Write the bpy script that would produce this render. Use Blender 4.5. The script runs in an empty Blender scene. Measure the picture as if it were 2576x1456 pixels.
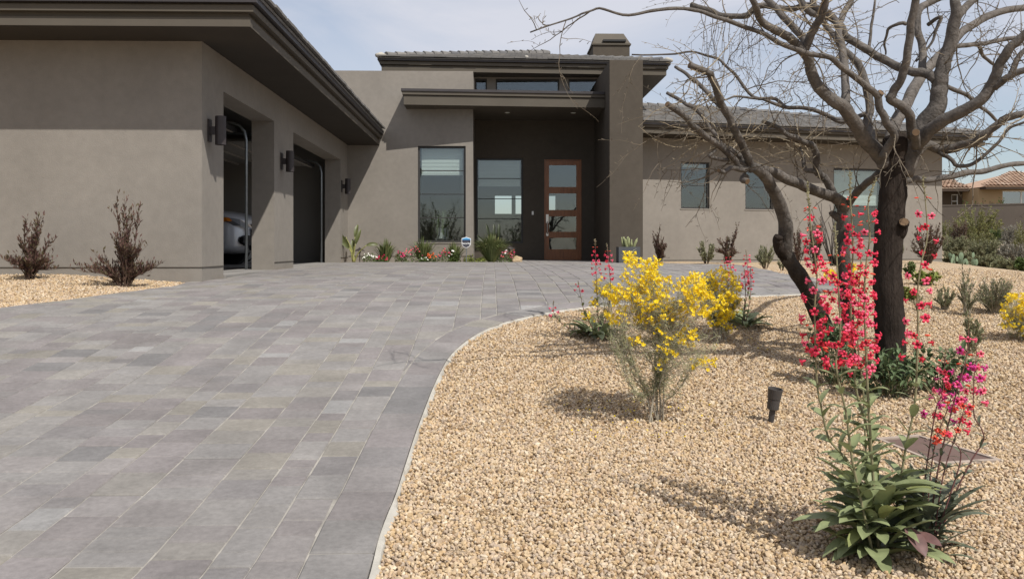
import bpy, math, random
import numpy as np
from mathutils import Vector, Matrix, noise as mnoise

random.seed(7)
rng = np.random.default_rng(11)
SC = bpy.context.scene
COL = SC.collection
R = random.random
U = random.uniform

# ------------------------------------------------------------------ camera
FPX, CX, HY, CZ = 2150.0, 1288.0, 622.0, 1.1      # focal length, principal column, horizon row (photo at 2576 px), eye height
cam_d = bpy.data.cameras.new('camera')
cam = bpy.data.objects.new('camera', cam_d)
COL.objects.link(cam)
cam.location = (0, 0, CZ)
cam.rotation_euler = (math.radians(90), 0, 0)
cam_d.sensor_width = 36.0
cam_d.lens = 36.0 * FPX / 2576.0
cam_d.shift_y = -(728.0 - HY) / 2576.0
cam_d.clip_start = 0.05
cam_d.clip_end = 6000
SC.camera = cam

# ------------------------------------------------------------------ light
SUN = Vector((0.50, -0.62, 1.0)).normalized()
SUN_EL = math.asin(SUN.z)
SUN_AZ = math.atan2(SUN.x, SUN.y)
sd = bpy.data.lights.new('sun', 'SUN')
sd.energy = 5.0
sd.angle = math.radians(0.53)
sd.color = (1.0, 0.95, 0.87)
so = bpy.data.objects.new('sun', sd)
so.rotation_euler = SUN.to_track_quat('Z', 'Y').to_euler()
so.location = (10, -12, 20)
COL.objects.link(so)

W = bpy.data.worlds.new('World')
SC.world = W
W.use_nodes = True
nt = W.node_tree
nt.nodes.clear()
n_out = nt.nodes.new('ShaderNodeOutputWorld')
n_bg = nt.nodes.new('ShaderNodeBackground')
n_bg.inputs['Strength'].default_value = 0.11
n_sky = nt.nodes.new('ShaderNodeTexSky')
n_sky.sky_type = 'NISHITA'
n_sky.sun_disc = False
n_sky.sun_elevation = SUN_EL
n_sky.sun_rotation = SUN_AZ
n_sky.air_density = 1.0
n_sky.dust_density = 1.0
n_tc = nt.nodes.new('ShaderNodeTexCoord')
n_map = nt.nodes.new('ShaderNodeMapping')
n_map.inputs['Scale'].default_value = (1.3, 1.3, 4.2)
n_map.inputs['Rotation'].default_value = (0.0, 0.25, 0.4)
n_no = nt.nodes.new('ShaderNodeTexNoise')
n_no.inputs['Scale'].default_value = 1.6
n_no.inputs['Detail'].default_value = 6
n_no.inputs['Roughness'].default_value = 0.55
n_no.inputs['Distortion'].default_value = 0.6
n_sep = nt.nodes.new('ShaderNodeSeparateXYZ')
n_el = nt.nodes.new('ShaderNodeMapRange')          # thin high cloud thickens away from the horizon
n_el.inputs['From Min'].default_value = 0.02
n_el.inputs['From Max'].default_value = 0.34
n_el.inputs['To Min'].default_value = -0.16
n_el.inputs['To Max'].default_value = 0.20
n_add = nt.nodes.new('ShaderNodeMath'); n_add.operation = 'ADD'
n_rmp = nt.nodes.new('ShaderNodeMapRange')
n_rmp.inputs['From Min'].default_value = 0.30
n_rmp.inputs['From Max'].default_value = 0.74
n_rmp.inputs['To Min'].default_value = 0.22
n_rmp.inputs['To Max'].default_value = 0.92
n_mix = nt.nodes.new('ShaderNodeMix'); n_mix.data_type = 'RGBA'
n_mix.inputs['B'].default_value = (5.9, 6.0, 6.6, 1)
L = nt.links.new
L(n_tc.outputs['Generated'], n_map.inputs['Vector'])
L(n_map.outputs['Vector'], n_no.inputs['Vector'])
L(n_tc.outputs['Generated'], n_sep.inputs['Vector'])
L(n_sep.outputs['Z'], n_el.inputs['Value'])
L(n_no.outputs['Fac'], n_add.inputs[0])
L(n_el.outputs['Result'], n_add.inputs[1])
L(n_add.outputs['Value'], n_rmp.inputs['Value'])
L(n_rmp.outputs['Result'], n_mix.inputs['Factor'])
L(n_sky.outputs['Color'], n_mix.inputs['A'])
L(n_mix.outputs['Result'], n_bg.inputs['Color'])
L(n_bg.outputs['Background'], n_out.inputs['Surface'])

SC.render.engine = 'CYCLES'
SC.cycles.use_denoising = True
SC.cycles.max_bounces = 8
SC.cycles.transparent_max_bounces = 16
SC.view_settings.view_transform = 'Standard'
SC.view_settings.look = 'None'
SC.view_settings.exposure = 0.14
SC.view_settings.gamma = 1.0
SC.view_settings.use_curve_mapping = False

# ------------------------------------------------------------------ helpers
def P(px, py, Z):
    """point seen at photo pixel (2576 wide) at distance Z in front of the eye"""
    return Vector(((px - CX) / FPX * Z, Z, CZ + (HY - py) / FPX * Z))

HT = [(-60, -1.2), (-6, -0.16), (0, -0.03), (2.9, 0.0), (3.4, 0.035), (4.8, 0.15), (5.6, 0.225), (7, 0.40), (8.5, 0.555), (10.6, 0.675),
      (13, 0.728), (16, 0.742), (20, 0.747), (27, 0.76), (56, 1.62), (90, 2.1), (400, 2.5), (4000, 3.0)]
HTX = np.array([a for a, b in HT], float); HTZ = np.array([b for a, b in HT], float)

def ground_np(x, y):
    h = np.interp(y, HTX, HTZ)
    xc = 6.9 + (y - 11) * 0.34
    d = np.clip(x - xc, 0, None)
    near = np.clip((45 - y) / 20, 0, 1)
    h = h - np.minimum(0.16 * d * d / (d + 1.0), 1.1) * near
    h = h + 0.115 * np.clip((-x - 3.9) / 1.6, 0, 1) * np.clip((y - 8.6) / 1.7, 0, 1) * (y < 12)
    h = h + 0.02 * np.sin(x * 1.7 + 0.6 * y) * np.clip((x - 1.0) / 3, 0, 1) * np.clip((y - 4) / 4, 0, 1)
    return h

def gh(x, y):
    return float(ground_np(np.array(float(x)), np.array(float(y))))

def gy(px, py):
    """distance at which the ground shows at photo pixel"""
    lo, hi = 1.2, 60.0
    k = (px - CX) / FPX
    for _ in range(50):
        m = 0.5 * (lo + hi)
        if HY + FPX * (CZ - gh(k * m, m)) / m > py: lo = m
        else: hi = m
    return 0.5 * (lo + hi)

def G(px, py):
    y = gy(px, py); x = (px - CX) / FPX * y
    return Vector((x, y, gh(x, y)))

WLOC = {}
def wloc(o):
    return WLOC.get(o.name, Vector((0, 0, 0)))

def thing(name, label, cat, loc, group=None):
    o = bpy.data.objects.new(name, None)
    o.empty_display_size = 0.2
    COL.objects.link(o)
    o.location = loc
    WLOC[o.name] = Vector(loc)
    o['label'] = label; o['category'] = cat
    if group: o['group'] = group
    return o

def link(name, me, parent=None, origin=None, rot=None, scale=None):
    o = bpy.data.objects.new(name, me)
    COL.objects.link(o)
    w = Vector(origin) if origin is not None else Vector((0, 0, 0))
    if parent is not None:
        o.parent = parent
        o.location = w - wloc(parent)
    else:
        o.location = w
    WLOC[o.name] = w
    if rot is not None:
        o.rotation_mode = 'QUATERNION'; o.rotation_quaternion = rot
    if scale is not None:
        o.scale = (scale, scale, scale)
    return o

class MB:
    """collects polygons and links them as one mesh object (all in world coordinates)"""
    def __init__(s):
        s.v = []; s.f = []; s.m = []; s.t = []; s.mi = 0; s.tint = None
    def face(s, pts):
        i = len(s.v); s.v.extend([tuple(p) for p in pts]); s.f.append(tuple(range(i, i + len(pts))))
        s.m.append(s.mi); s.t.append(s.tint)
    def faces(s, vs, fs):
        i = len(s.v); s.v.extend([tuple(p) for p in vs])
        for f in fs:
            s.f.append(tuple(i + k for k in f)); s.m.append(s.mi); s.t.append(s.tint)
    def hexa(s, p):      # 8 points: bottom 4 ccw, top 4 ccw
        s.faces(p, [(3, 2, 1, 0), (4, 5, 6, 7), (0, 1, 5, 4), (1, 2, 6, 5), (2, 3, 7, 6), (3, 0, 4, 7)])
    def box(s, fr, a0, a1, b0, b1, z0, z1):
        s.hexa([fr(a0, b0, z0), fr(a1, b0, z0), fr(a1, b1, z0), fr(a0, b1, z0), fr(a0, b0, z1), fr(a1, b0, z1), fr(a1, b1, z1), fr(a0, b1, z1)])
    def prism(s, poly, z0, z1):
        n = len(poly)
        s.faces([(x, y, z0) for x, y in poly] + [(x, y, z1) for x, y in poly],
                [tuple(range(n - 1, -1, -1)), tuple(range(n, 2 * n))] + [(i, (i + 1) % n, n + (i + 1) % n, n + i) for i in range(n)])
    def tube(s, pts, rad, sides=8, cap=True, jit=0.0):
        pts = [Vector(p) for p in pts]; n = len(pts)
        if not hasattr(rad, '__len__'): rad = [rad] * n
        t0 = (pts[1] - pts[0]).normalized()
        u = t0.orthogonal().normalized()
        vs = []; fs = []
        for i in range(n):
            t = (pts[min(i + 1, n - 1)] - pts[max(i - 1, 0)])
            if t.length < 1e-9: t = t0
            t.normalize()
            u = (u - t * u.dot(t))
            if u.length < 1e-6: u = t.orthogonal()
            u.normalize(); w = t.cross(u)
            for k in range(sides):
                a = 2 * math.pi * k / sides
                r = rad[i] * (1 + (U(-jit, jit) if jit else 0))
                vs.append(pts[i] + u * (math.cos(a) * r) + w * (math.sin(a) * r))
        for i in range(n - 1):
            for k in range(sides):
                k2 = (k + 1) % sides
                fs.append((i * sides + k, i * sides + k2, (i + 1) * sides + k2, (i + 1) * sides + k))
        if cap:
            fs.append(tuple(range(sides - 1, -1, -1)))
            fs.append(tuple((n - 1) * sides + k for k in range(sides)))
        s.faces(vs, fs)
    def lathe(s, o, axis, prof, sides=16, cap=True):
        o = Vector(o); axis = Vector(axis).normalized(); u = axis.orthogonal().normalized(); w = axis.cross(u)
        vs = []; fs = []
        for (r, h) in prof:
            for k in range(sides):
                a = 2 * math.pi * k / sides
                vs.append(o + axis * h + u * (math.cos(a) * r) + w * (math.sin(a) * r))
        n = len(prof)
        for i in range(n - 1):
            for k in range(sides):
                k2 = (k + 1) % sides
                fs.append((i * sides + k, i * sides + k2, (i + 1) * sides + k2, (i + 1) * sides + k))
        if cap:
            fs.append(tuple(range(sides - 1, -1, -1))); fs.append(tuple((n - 1) * sides + k for k in range(sides)))
        s.faces(vs, fs)
    def mesh(s, name, mats, origin=(0, 0, 0), smooth=False):
        me = bpy.data.meshes.new(name)
        ox, oy, oz = origin
        me.from_pydata([(a - ox, b - oy, c - oz) for a, b, c in s.v], [], s.f)
        if not isinstance(mats, (list, tuple)): mats = [mats]
        for m in mats: me.materials.append(m)
        if any(s.m): me.polygons.foreach_set('material_index', s.m)
        if any(t is not None for t in s.t):
            at = me.attributes.new('tint', 'FLOAT_COLOR', 'FACE')
            fl = []
            for t in s.t: fl.extend((*(t or (1, 1, 1)), 1.0))
            at.data.foreach_set('color', fl)
        if smooth: me.polygons.foreach_set('use_smooth', [True] * len(s.f))
        me.update()
        return me
    def build(s, name, mats, parent=None, origin=None, smooth=False, kind=None, label=None, cat=None, group=None):
        if origin is None: origin = wloc(parent) if parent is not None else Vector((0, 0, 0))
        o = link(name, s.mesh(name, mats, origin, smooth), parent, origin)
        if kind: o['kind'] = kind
        if label: o['label'] = label
        if cat: o['category'] = cat
        if group: o['group'] = group
        return o

def spline(pts, k=6):
    """Catmull-Rom through vectors"""
    p = [Vector(q) for q in pts]
    if len(p) < 3:
        return [p[0].lerp(p[1], i / k) for i in range(k + 1)]
    p = [p[0] * 2 - p[1]] + p + [p[-1] * 2 - p[-2]]
    out = []
    for i in range(1, len(p) - 2):
        a, b, c, d = p[i - 1], p[i], p[i + 1], p[i + 2]
        for j in range(k):
            t = j / k
            out.append(0.5 * ((2 * b) + (c - a) * t + (2 * a - 5 * b + 4 * c - d) * t * t + (3 * b - a - 3 * c + d) * t ** 3))
    out.append(p[-2].copy())
    return out

def quat_from(yaxis, zhint):
    y = Vector(yaxis).normalized(); z = Vector(zhint); z = z - y * z.dot(y)
    if z.length < 1e-5: z = y.orthogonal()
    z.normalize(); x = y.cross(z)
    return Matrix((x, y, z)).transposed().to_quaternion()

# ------------------------------------------------------------------ materials
def mat(name, base, rough=0.85, var=0.0, vscale=3.0, bump=None, isl=None, attr=False, spec=0.3, metal=0.0, trans=0.0, stretch=None, var2=None, coat=0.0):
    m = bpy.data.materials.new(name); m.use_nodes = True
    t = m.node_tree; N = t.nodes; K = t.links.new
    b = N['Principled BSDF']; out = N['Material Output']
    b.inputs['Roughness'].default_value = rough
    b.inputs['Specular IOR Level'].default_value = spec
    b.inputs['Metallic'].default_value = metal
    b.inputs['Coat Weight'].default_value = coat
    b.inputs['Base Color'].default_value = (*base, 1)
    cs = None
    geo = N.new('ShaderNodeNewGeometry')
    vec = geo.outputs['Position']
    if stretch:
        mp = N.new('ShaderNodeMapping'); mp.inputs['Scale'].default_value = stretch
        K(vec, mp.inputs['Vector']); vec = mp.outputs['Vector']
    if isl:
        r = N.new('ShaderNodeValToRGB'); r.color_ramp.interpolation = 'LINEAR'
        e = r.color_ramp.elements
        while len(e) < len(isl): e.new(0.5)
        for i, c in enumerate(isl):
            e[i].position = i / (len(isl) - 1); e[i].color = (*c, 1)
        K(geo.outputs['Random Per Island'], r.inputs['Fac']); cs = r.outputs['Color']
    if attr:
        a = N.new('ShaderNodeAttribute'); a.attribute_name = 'tint'; cs = a.outputs['Color']
    for (amt, sc, det) in ([(var, vscale, 4)] if var else []) + ([var2] if var2 else []):
        no = N.new('ShaderNodeTexNoise'); no.inputs['Scale'].default_value = sc; no.inputs['Detail'].default_value = det
        no.inputs['Roughness'].default_value = 0.6
        K(vec, no.inputs['Vector'])
        mr = N.new('ShaderNodeMapRange'); mr.inputs['From Min'].default_value = 0.25; mr.inputs['From Max'].default_value = 0.75
        mr.inputs['To Min'].default_value = 1 - amt; mr.inputs['To Max'].default_value = 1 + amt
        K(no.outputs['Fac'], mr.inputs['Value'])
        mx = N.new('ShaderNodeMix'); mx.data_type = 'RGBA'; mx.blend_type = 'MULTIPLY'
        mx.inputs['Factor'].default_value = 1
        if cs is not None: K(cs, mx.inputs['A'])
        else: mx.inputs['A'].default_value = (*base, 1)
        K(mr.outputs['Result'], mx.inputs['B']); cs = mx.outputs['Result']
    if cs is not None: K(cs, b.inputs['Base Color'])
    if bump:
        sc, st, dist = bump
        no = N.new('ShaderNodeTexNoise'); no.inputs['Scale'].default_value = sc; no.inputs['Detail'].default_value = 5
        no.inputs['Roughness'].default_value = 0.65
        K(vec, no.inputs['Vector'])
        bp = N.new('ShaderNodeBump'); bp.inputs['Strength'].default_value = st; bp.inputs['Distance'].default_value = dist
        K(no.outputs['Fac'], bp.inputs['Height']); K(bp.outputs['Normal'], b.inputs['Normal'])
    if trans:
        tr = N.new('ShaderNodeBsdfTranslucent')
        if cs is not None: K(cs, tr.inputs['Color'])
        else: tr.inputs['Color'].default_value = (*base, 1)
        ms = N.new('ShaderNodeMixShader'); ms.inputs['Fac'].default_value = trans
        K(b.outputs['BSDF'], ms.inputs[1]); K(tr.outputs['BSDF'], ms.inputs[2]); K(ms.outputs['Shader'], out.inputs['Surface'])
    return m

def glass_mat(name, tint, refl):
    m = bpy.data.materials.new(name); m.use_nodes = True
    t = m.node_tree; N = t.nodes; K = t.links.new
    N.clear()
    out = N.new('ShaderNodeOutputMaterial'); tr = N.new('ShaderNodeBsdfTransparent'); gl = N.new('ShaderNodeBsdfGlossy')
    tr.inputs['Color'].default_value = (*tint, 1)
    gl.inputs['Roughness'].default_value = 0.015; gl.inputs['Color'].default_value = (0.90, 0.96, 1.0, 1)
    lw = N.new('ShaderNodeLayerWeight'); lw.inputs['Blend'].default_value = 0.5
    fr = N.new('ShaderNodeMath'); fr.operation = 'POWER'; fr.inputs[1].default_value = 5.0; K(lw.outputs['Facing'], fr.inputs[0])
    ad = N.new('ShaderNodeMath'); ad.operation = 'MULTIPLY_ADD'; ad.use_clamp = True; ad.inputs[1].default_value = 0.9; ad.inputs[2].default_value = refl + 0.04
    no = N.new('ShaderNodeTexNoise'); no.inputs['Scale'].default_value = 1.3
    geo = N.new('ShaderNodeNewGeometry'); K(geo.outputs['Position'], no.inputs['Vector'])
    bp = N.new('ShaderNodeBump'); bp.inputs['Strength'].default_value = 0.03; bp.inputs['Distance'].default_value = 0.05
    K(no.outputs['Fac'], bp.inputs['Height']); K(bp.outputs['Normal'], gl.inputs['Normal'])
    mx = N.new('ShaderNodeMixShader')
    K(fr.outputs['Value'], ad.inputs[0]); K(ad.outputs['Value'], mx.inputs['Fac'])
    K(tr.outputs['BSDF'], mx.inputs[1]); K(gl.outputs['BSDF'], mx.inputs[2]); K(mx.outputs['Shader'], out.inputs['Surface'])
    return m

M = {}
M['stucco'] = mat('stucco_taupe', (0.216, 0.198, 0.176), 0.95, 0.10, 0.8, (70, 0.5, 0.006), spec=0.1, var2=(0.07, 9, 5))
M['stucco_dark'] = mat('stucco_dark_taupe', (0.078, 0.067, 0.055), 0.95, 0.10, 1.0, (70, 0.5, 0.006), spec=0.1, var2=(0.08, 9, 5))
M['fascia'] = mat('painted_fascia', (0.088, 0.077, 0.062), 0.7, 0.08, 2.0, (60, 0.1, 0.002), spec=0.2)
M['gutter'] = mat('dark_metal_gutter', (0.040, 0.036, 0.038), 0.45, 0.1, 4, spec=0.4)
M['soffit'] = mat('painted_soffit', (0.052, 0.046, 0.040), 0.9, 0.06, 2, (90, 0.1, 0.002), spec=0.1)
M['roof_tile'] = mat('concrete_roof_tile', (0.17, 0.165, 0.16), 0.85, 0.2, 6, (50, 0.4, 0.004), isl=[(0.11, 0.11, 0.115), (0.17, 0.165, 0.16), (0.145, 0.14, 0.135), (0.20, 0.19, 0.18)], spec=0.2)
M['mortar'] = mat('pale_mortar', (0.36, 0.345, 0.31), 0.95, 0.12, 14, (70, 0.5, 0.006), spec=0.1)
M['frame'] = mat('bronze_window_frame', (0.032, 0.031, 0.030), 0.5, 0.1, 5, spec=0.4)
M['glass'] = glass_mat('window_glass', (0.82, 0.86, 0.86), 0.045)
M['glass_door'] = glass_mat('door_glass', (0.72, 0.76, 0.76), 0.06)
M['interior'] = mat('interior_paint', (0.20, 0.19, 0.17), 0.9, 0.05, 1)
M['garage_paint'] = mat('garage_drywall', (0.20, 0.19, 0.175), 0.9, 0.05, 1)
M['slab'] = mat('concrete_slab', (0.22, 0.21, 0.20), 0.85, 0.12, 2)
M['blind'] = mat('pale_fabric_blind', (0.84, 0.86, 0.80), 0.9, 0.05, 2, trans=0.3)
M['wood'] = mat('mahogany_door_wood', (0.235, 0.088, 0.031), 0.38, 0.35, 5, stretch=(6, 6, 0.7), spec=0.45)
M['nickel'] = mat('brushed_nickel', (0.55, 0.53, 0.49), 0.35, metal=1.0)
M['steel'] = mat('galvanised_track', (0.26, 0.29, 0.31), 0.45, 0.2, 8, metal=0.7)
M['lamp'] = mat('dark_bronze_lamp', (0.030, 0.024, 0.025), 0.5, 0.12, 9, spec=0.4)
M['black'] = mat('black_plastic', (0.012, 0.012, 0.013), 0.55, spec=0.4)
M['white'] = mat('white_plastic', (0.75, 0.75, 0.72), 0.5)
# ------------------------------------------------------------------ setting: drive outline
TH = 0.0242
cT, sT = math.cos(TH), math.sin(TH)
C0 = Vector((-3.846, 10.6, 0))
def HL(a, b, z):                       # house frame: a to the right, b away from the camera
    return Vector((C0.x + a * cT - b * sT, C0.y + a * sT + b * cT, z))
WG = math.radians(15.0)
cW, sW = math.cos(WG), math.sin(WG)
W0 = Vector((3.32, 21.7, 0))
def WL(s, t, z):                       # right wing frame
    return Vector((W0.x + s * cW - t * sW, W0.y + s * sW + t * cW, z))

edge_px = [(926, 1449), (951, 1351), (973, 1290), (996, 1235), (1021, 1158), (1047, 1080), (1072, 1014), (1096, 956), (1124, 903), (1150, 873), (1190, 843),
           (1250, 814), (1320, 795), (1400, 779), (1480, 768), (1600, 758), (1740, 749), (1895, 741), (2036, 735)]
edge = [G(*p).xy for p in edge_px]
d0 = (edge[0] - edge[2]).normalized()
edge = [edge[0] + d0 * 4.0, edge[0] + d0 * 2.0, edge[0] + d0 * 0.8] + edge
edge3 = spline([Vector((e.x, e.y, 0)) for e in edge], 10)
EDGE = [Vector((p.x, p.y)) for p in edge3]
far_px = [(2085, 729), (2105, 716), (2070, 702), (1997, 691), (1943, 681), (1880, 668), (1760, 664), (1680, 662)]
FAR = [Vector((p.x, p.y)) for p in spline([Vector((*G(*p).xy, 0)) for p in far_px], 4)]
BED_B = HL(0, 9.72, 0).y
house_side = [WL(0.2, -0.35, 0).xy, HL(6.3, 9.85, 0).xy, HL(6.36, 12.6, 0).xy, HL(4.05, 12.6, 0).xy, HL(4.0, 9.78, 0).xy, HL(0.12, 9.78, 0).xy, HL(0.06, 0.62, 0).xy, HL(-0.15, -0.12, 0).xy]
left_px = [(440, 718), (330, 732), (180, 752), (60, 766), (0, 773), (-300, 806), (-900, 850)]
LEFT = [Vector((p.x, p.y)) for p in spline([Vector((*G(*p).xy, 0)) for p in left_px], 4)]
DRIVE = EDGE + FAR + house_side + LEFT + [Vector((-7, -3)), Vector((EDGE[0].x, -3))]
DXY = np.array([[p.x, p.y] for p in DRIVE])

def inside_np(x, y, poly):
    c = np.zeros(x.shape, bool); n = len(poly)
    for i in range(n):
        x0, y0 = poly[i]; x1, y1 = poly[(i + 1) % n]
        if y0 == y1: continue
        k = ((y0 > y) != (y1 > y)) & (x < (x1 - x0) * (y - y0) / (y1 - y0) + x0)
        c ^= k
    return c

# ------------------------------------------------------------------ ground sheet
M['gravel_base'] = mat('tan_gravel_bed', (0.46, 0.345, 0.205), 0.95, 0.30, 55, (75, 0.9, 0.02), spec=0.1, var2=(0.25, 190, 2))
def nodes_ground(m):
    t = m.node_tree; N = t.nodes; K = t.links.new
    b = N['Principled BSDF']
    geo = N.new('ShaderNodeNewGeometry'); vo = N.new('ShaderNodeTexVoronoi'); vo.inputs['Scale'].default_value = 42
    K(geo.outputs['Position'], vo.inputs['Vector'])
    r = N.new('ShaderNodeValToRGB'); e = r.color_ramp.elements
    cols = STONE_COLS
    while len(e) < len(cols): e.new(0.5)
    for i, c in enumerate(cols): e[i].position = i / (len(cols) - 1); e[i].color = (*c, 1)
    sp = N.new('ShaderNodeSeparateColor'); K(vo.outputs['Color'], sp.inputs['Color']); K(sp.outputs['Red'], r.inputs['Fac'])
    # far desert soil beyond the gravel garden
    sx = N.new('ShaderNodeSeparateXYZ'); K(geo.outputs['Position'], sx.inputs['Vector'])
    mr = N.new('ShaderNodeMapRange'); mr.inputs['From Min'].default_value = 26; mr.inputs['From Max'].default_value = 34
    K(sx.outputs['Y'], mr.inputs['Value'])
    mx = N.new('ShaderNodeMix'); mx.data_type = 'RGBA'; mx.inputs['B'].default_value = (0.26, 0.205, 0.145, 1)
    K(mr.outputs['Result'], mx.inputs['Factor']); K(r.outputs['Color'], mx.inputs['A']); K(mx.outputs['Result'], b.inputs['Base Color'])
    bp = N.new('ShaderNodeBump'); bp.inputs['Strength'].default_value = 1.0; bp.inputs['Distance'].default_value = 0.02; bp.invert = True
    K(vo.outputs['Distance'], bp.inputs['Height']); K(bp.outputs['Normal'], b.inputs['Normal'])
STONE_COLS = [(0.213, 0.139, 0.081), (0.387, 0.279, 0.160), (0.474, 0.374, 0.250), (0.426, 0.298, 0.165), (0.359, 0.284, 0.217), (0.543, 0.458, 0.344), (0.446, 0.337, 0.213), (0.320, 0.255, 0.198), (0.484, 0.374, 0.255), (0.397, 0.289, 0.198)]
nodes_ground(M['gravel_base'])

gx = np.concatenate([[-3500, -900, -250, -90, -50, -30, -20, -14], np.arange(-10, 16.01, 0.25), [18, 20, 23, 27, 32, 40, 50, 65, 90, 250, 900, 3500]])
gyv = np.concatenate([[-800, -100, -30, -12, -6, -3, -1, 0, 1], np.arange(1.5, 24.01, 0.25), [25, 26, 28, 30, 33, 37, 42, 48, 56, 66, 90, 150, 400, 1200, 4500]])
XX, YY = np.meshgrid(gx, gyv)
ZZ = ground_np(XX, YY) - 0.035
inn = inside_np(XX, YY, DXY)
nx, ny = len(gx), len(gyv)
me = bpy.data.meshes.new('ground')
vs = np.stack([XX, YY, ZZ], -1).reshape(-1, 3)
ii = np.arange(nx * ny).reshape(ny, nx)
fs = np.stack([ii[:-1, :-1], ii[:-1, 1:], ii[1:, 1:], ii[1:, :-1]], -1).reshape(-1, 4)
me.from_pydata(vs.tolist(), [], fs.tolist())
me.polygons.foreach_set('use_smooth', [True] * len(fs))
me.materials.append(M['gravel_base'])
g = link('ground', me); g['kind'] = 'structure'; g['label'] = 'tan gravel garden and desert ground around the house'

# ------------------------------------------------------------------ driveway
M['paver'] = mat('tumbled_concrete_paver', (0.3, 0.3, 0.3), 0.84, 0.20, 3.2, (85, 0.55, 0.004), attr=True, spec=0.22, var2=(0.16, 38, 5))
M['joint'] = mat('joint_sand', (0.27, 0.255, 0.23), 0.95, 0.4, 7, (90, 0.4, 0.004), spec=0.1)
drive = MB()
# bedding sheet, a few mm under the paver tops
SB = 0.1
bxs = np.arange(-8.4, 8.6, SB); bys = np.arange(1.6, 23.4, SB)
BIN = inside_np(*np.meshgrid(bxs, bys), DXY)
for i in range(len(bxs) - 1):
    for j in range(len(bys) - 1):
        if BIN[j:j + 2, i:i + 2].all():
            drive.face([(x, y, gh(x, y) - 0.006) for x, y in ((bxs[i], bys[j]), (bxs[i + 1], bys[j]), (bxs[i + 1], bys[j + 1]), (bxs[i], bys[j + 1]))])
DRV = drive.build('driveway', M['joint'], kind='structure', label='curving driveway of grey concrete pavers')

def clip(poly, p, n):
    """keep the side of the line through p where dot(n) > 0"""
    out = []
    for i in range(len(poly)):
        a, b = poly[i], poly[(i + 1) % len(poly)]
        da, db = (a - p).dot(n), (b - p).dot(n)
        if da >= 0: out.append(a)
        if da * db < 0: out.append(a + (b - a) * (da / (da - db)))
    return out

# resample the curved edge for the border course
def resample(pl, step):
    out = [pl[0]]; acc = 0
    for i in range(len(pl) - 1):
        a, b = pl[i], pl[i + 1]; d = (b - a).length; t = step - acc
        while t <= d:
            out.append(a.lerp(b, t / d)); t += step
        acc = (acc + d) % step if d else acc
    return out
BW = 0.235
BR = resample(EDGE + FAR[:8], 0.30)
nrm = []
for i in range(len(BR)):
    t = (BR[min(i + 1, len(BR) - 1)] - BR[max(i - 1, 0)]).normalized()
    nrm.append(Vector((-t.y, t.x)))          # towards the drive (left of the travel direction)
INNER = [BR[i] + nrm[i] * BW for i in range(len(BR))]
pieces = []
for i in range(len(BR) - 1):
    pieces.append([BR[i], BR[i + 1], INNER[i + 1], INNER[i]])
FIELD = INNER + FAR[9:] + house_side + LEFT + [Vector((-7, -3)), Vector((EDGE[0].x - 0.4, -3))]
FXY = np.array([[p.x, p.y] for p in FIELD])
FSEG = [(FIELD[i], FIELD[(i + 1) % len(FIELD)]) for i in range(len(FIELD))]
def seg_dist(c, a, b):
    ab = b - a; t = max(0, min(1, (c - a).dot(ab) / max(ab.length_squared, 1e-9)))
    return (c - (a + ab * t)).length
dB = Vector((-sT, cT)); eB = Vector((cT, sT))
u = -8.2
ci = 0
prng = random.Random(3)
while u < 9.5:
    wdt = (0.225, 0.150, 0.225, 0.275)[ci % 4]; ci += 1
    v = -2.0 + prng.uniform(0, 0.3)
    while v < 24:
        ln = prng.choice((0.115, 0.15, 0.15, 0.225, 0.225, 0.225, 0.275))
        o = Vector((0, 0)) + eB * u + dB * v
        q = [o, o + eB * wdt, o + eB * wdt + dB * ln, o + dB * ln]
        v += ln
        k = inside_np(np.array([p.x for p in q]), np.array([p.y for p in q]), FXY)
        if k.all():
            pieces.append(q)
        elif k.any():
            c = (q[0] + q[2]) / 2
            for (a, b) in FSEG:
                if seg_dist(c, a, b) < 0.32:
                    t = (b - a).normalized(); n = Vector((-t.y, t.x))
                    # only segments that actually cut this piece
                    if len(q) >= 3 and any((p - a).dot(n) < 0 for p in q):
                        tt = [(p - a).dot(t) for p in q]
                        if max(tt) > -0.02 and min(tt) < (b - a).length + 0.02:
                            q = clip(q, a, n)
            if len(q) >= 3: pieces.append(q)
    u += wdt

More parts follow.
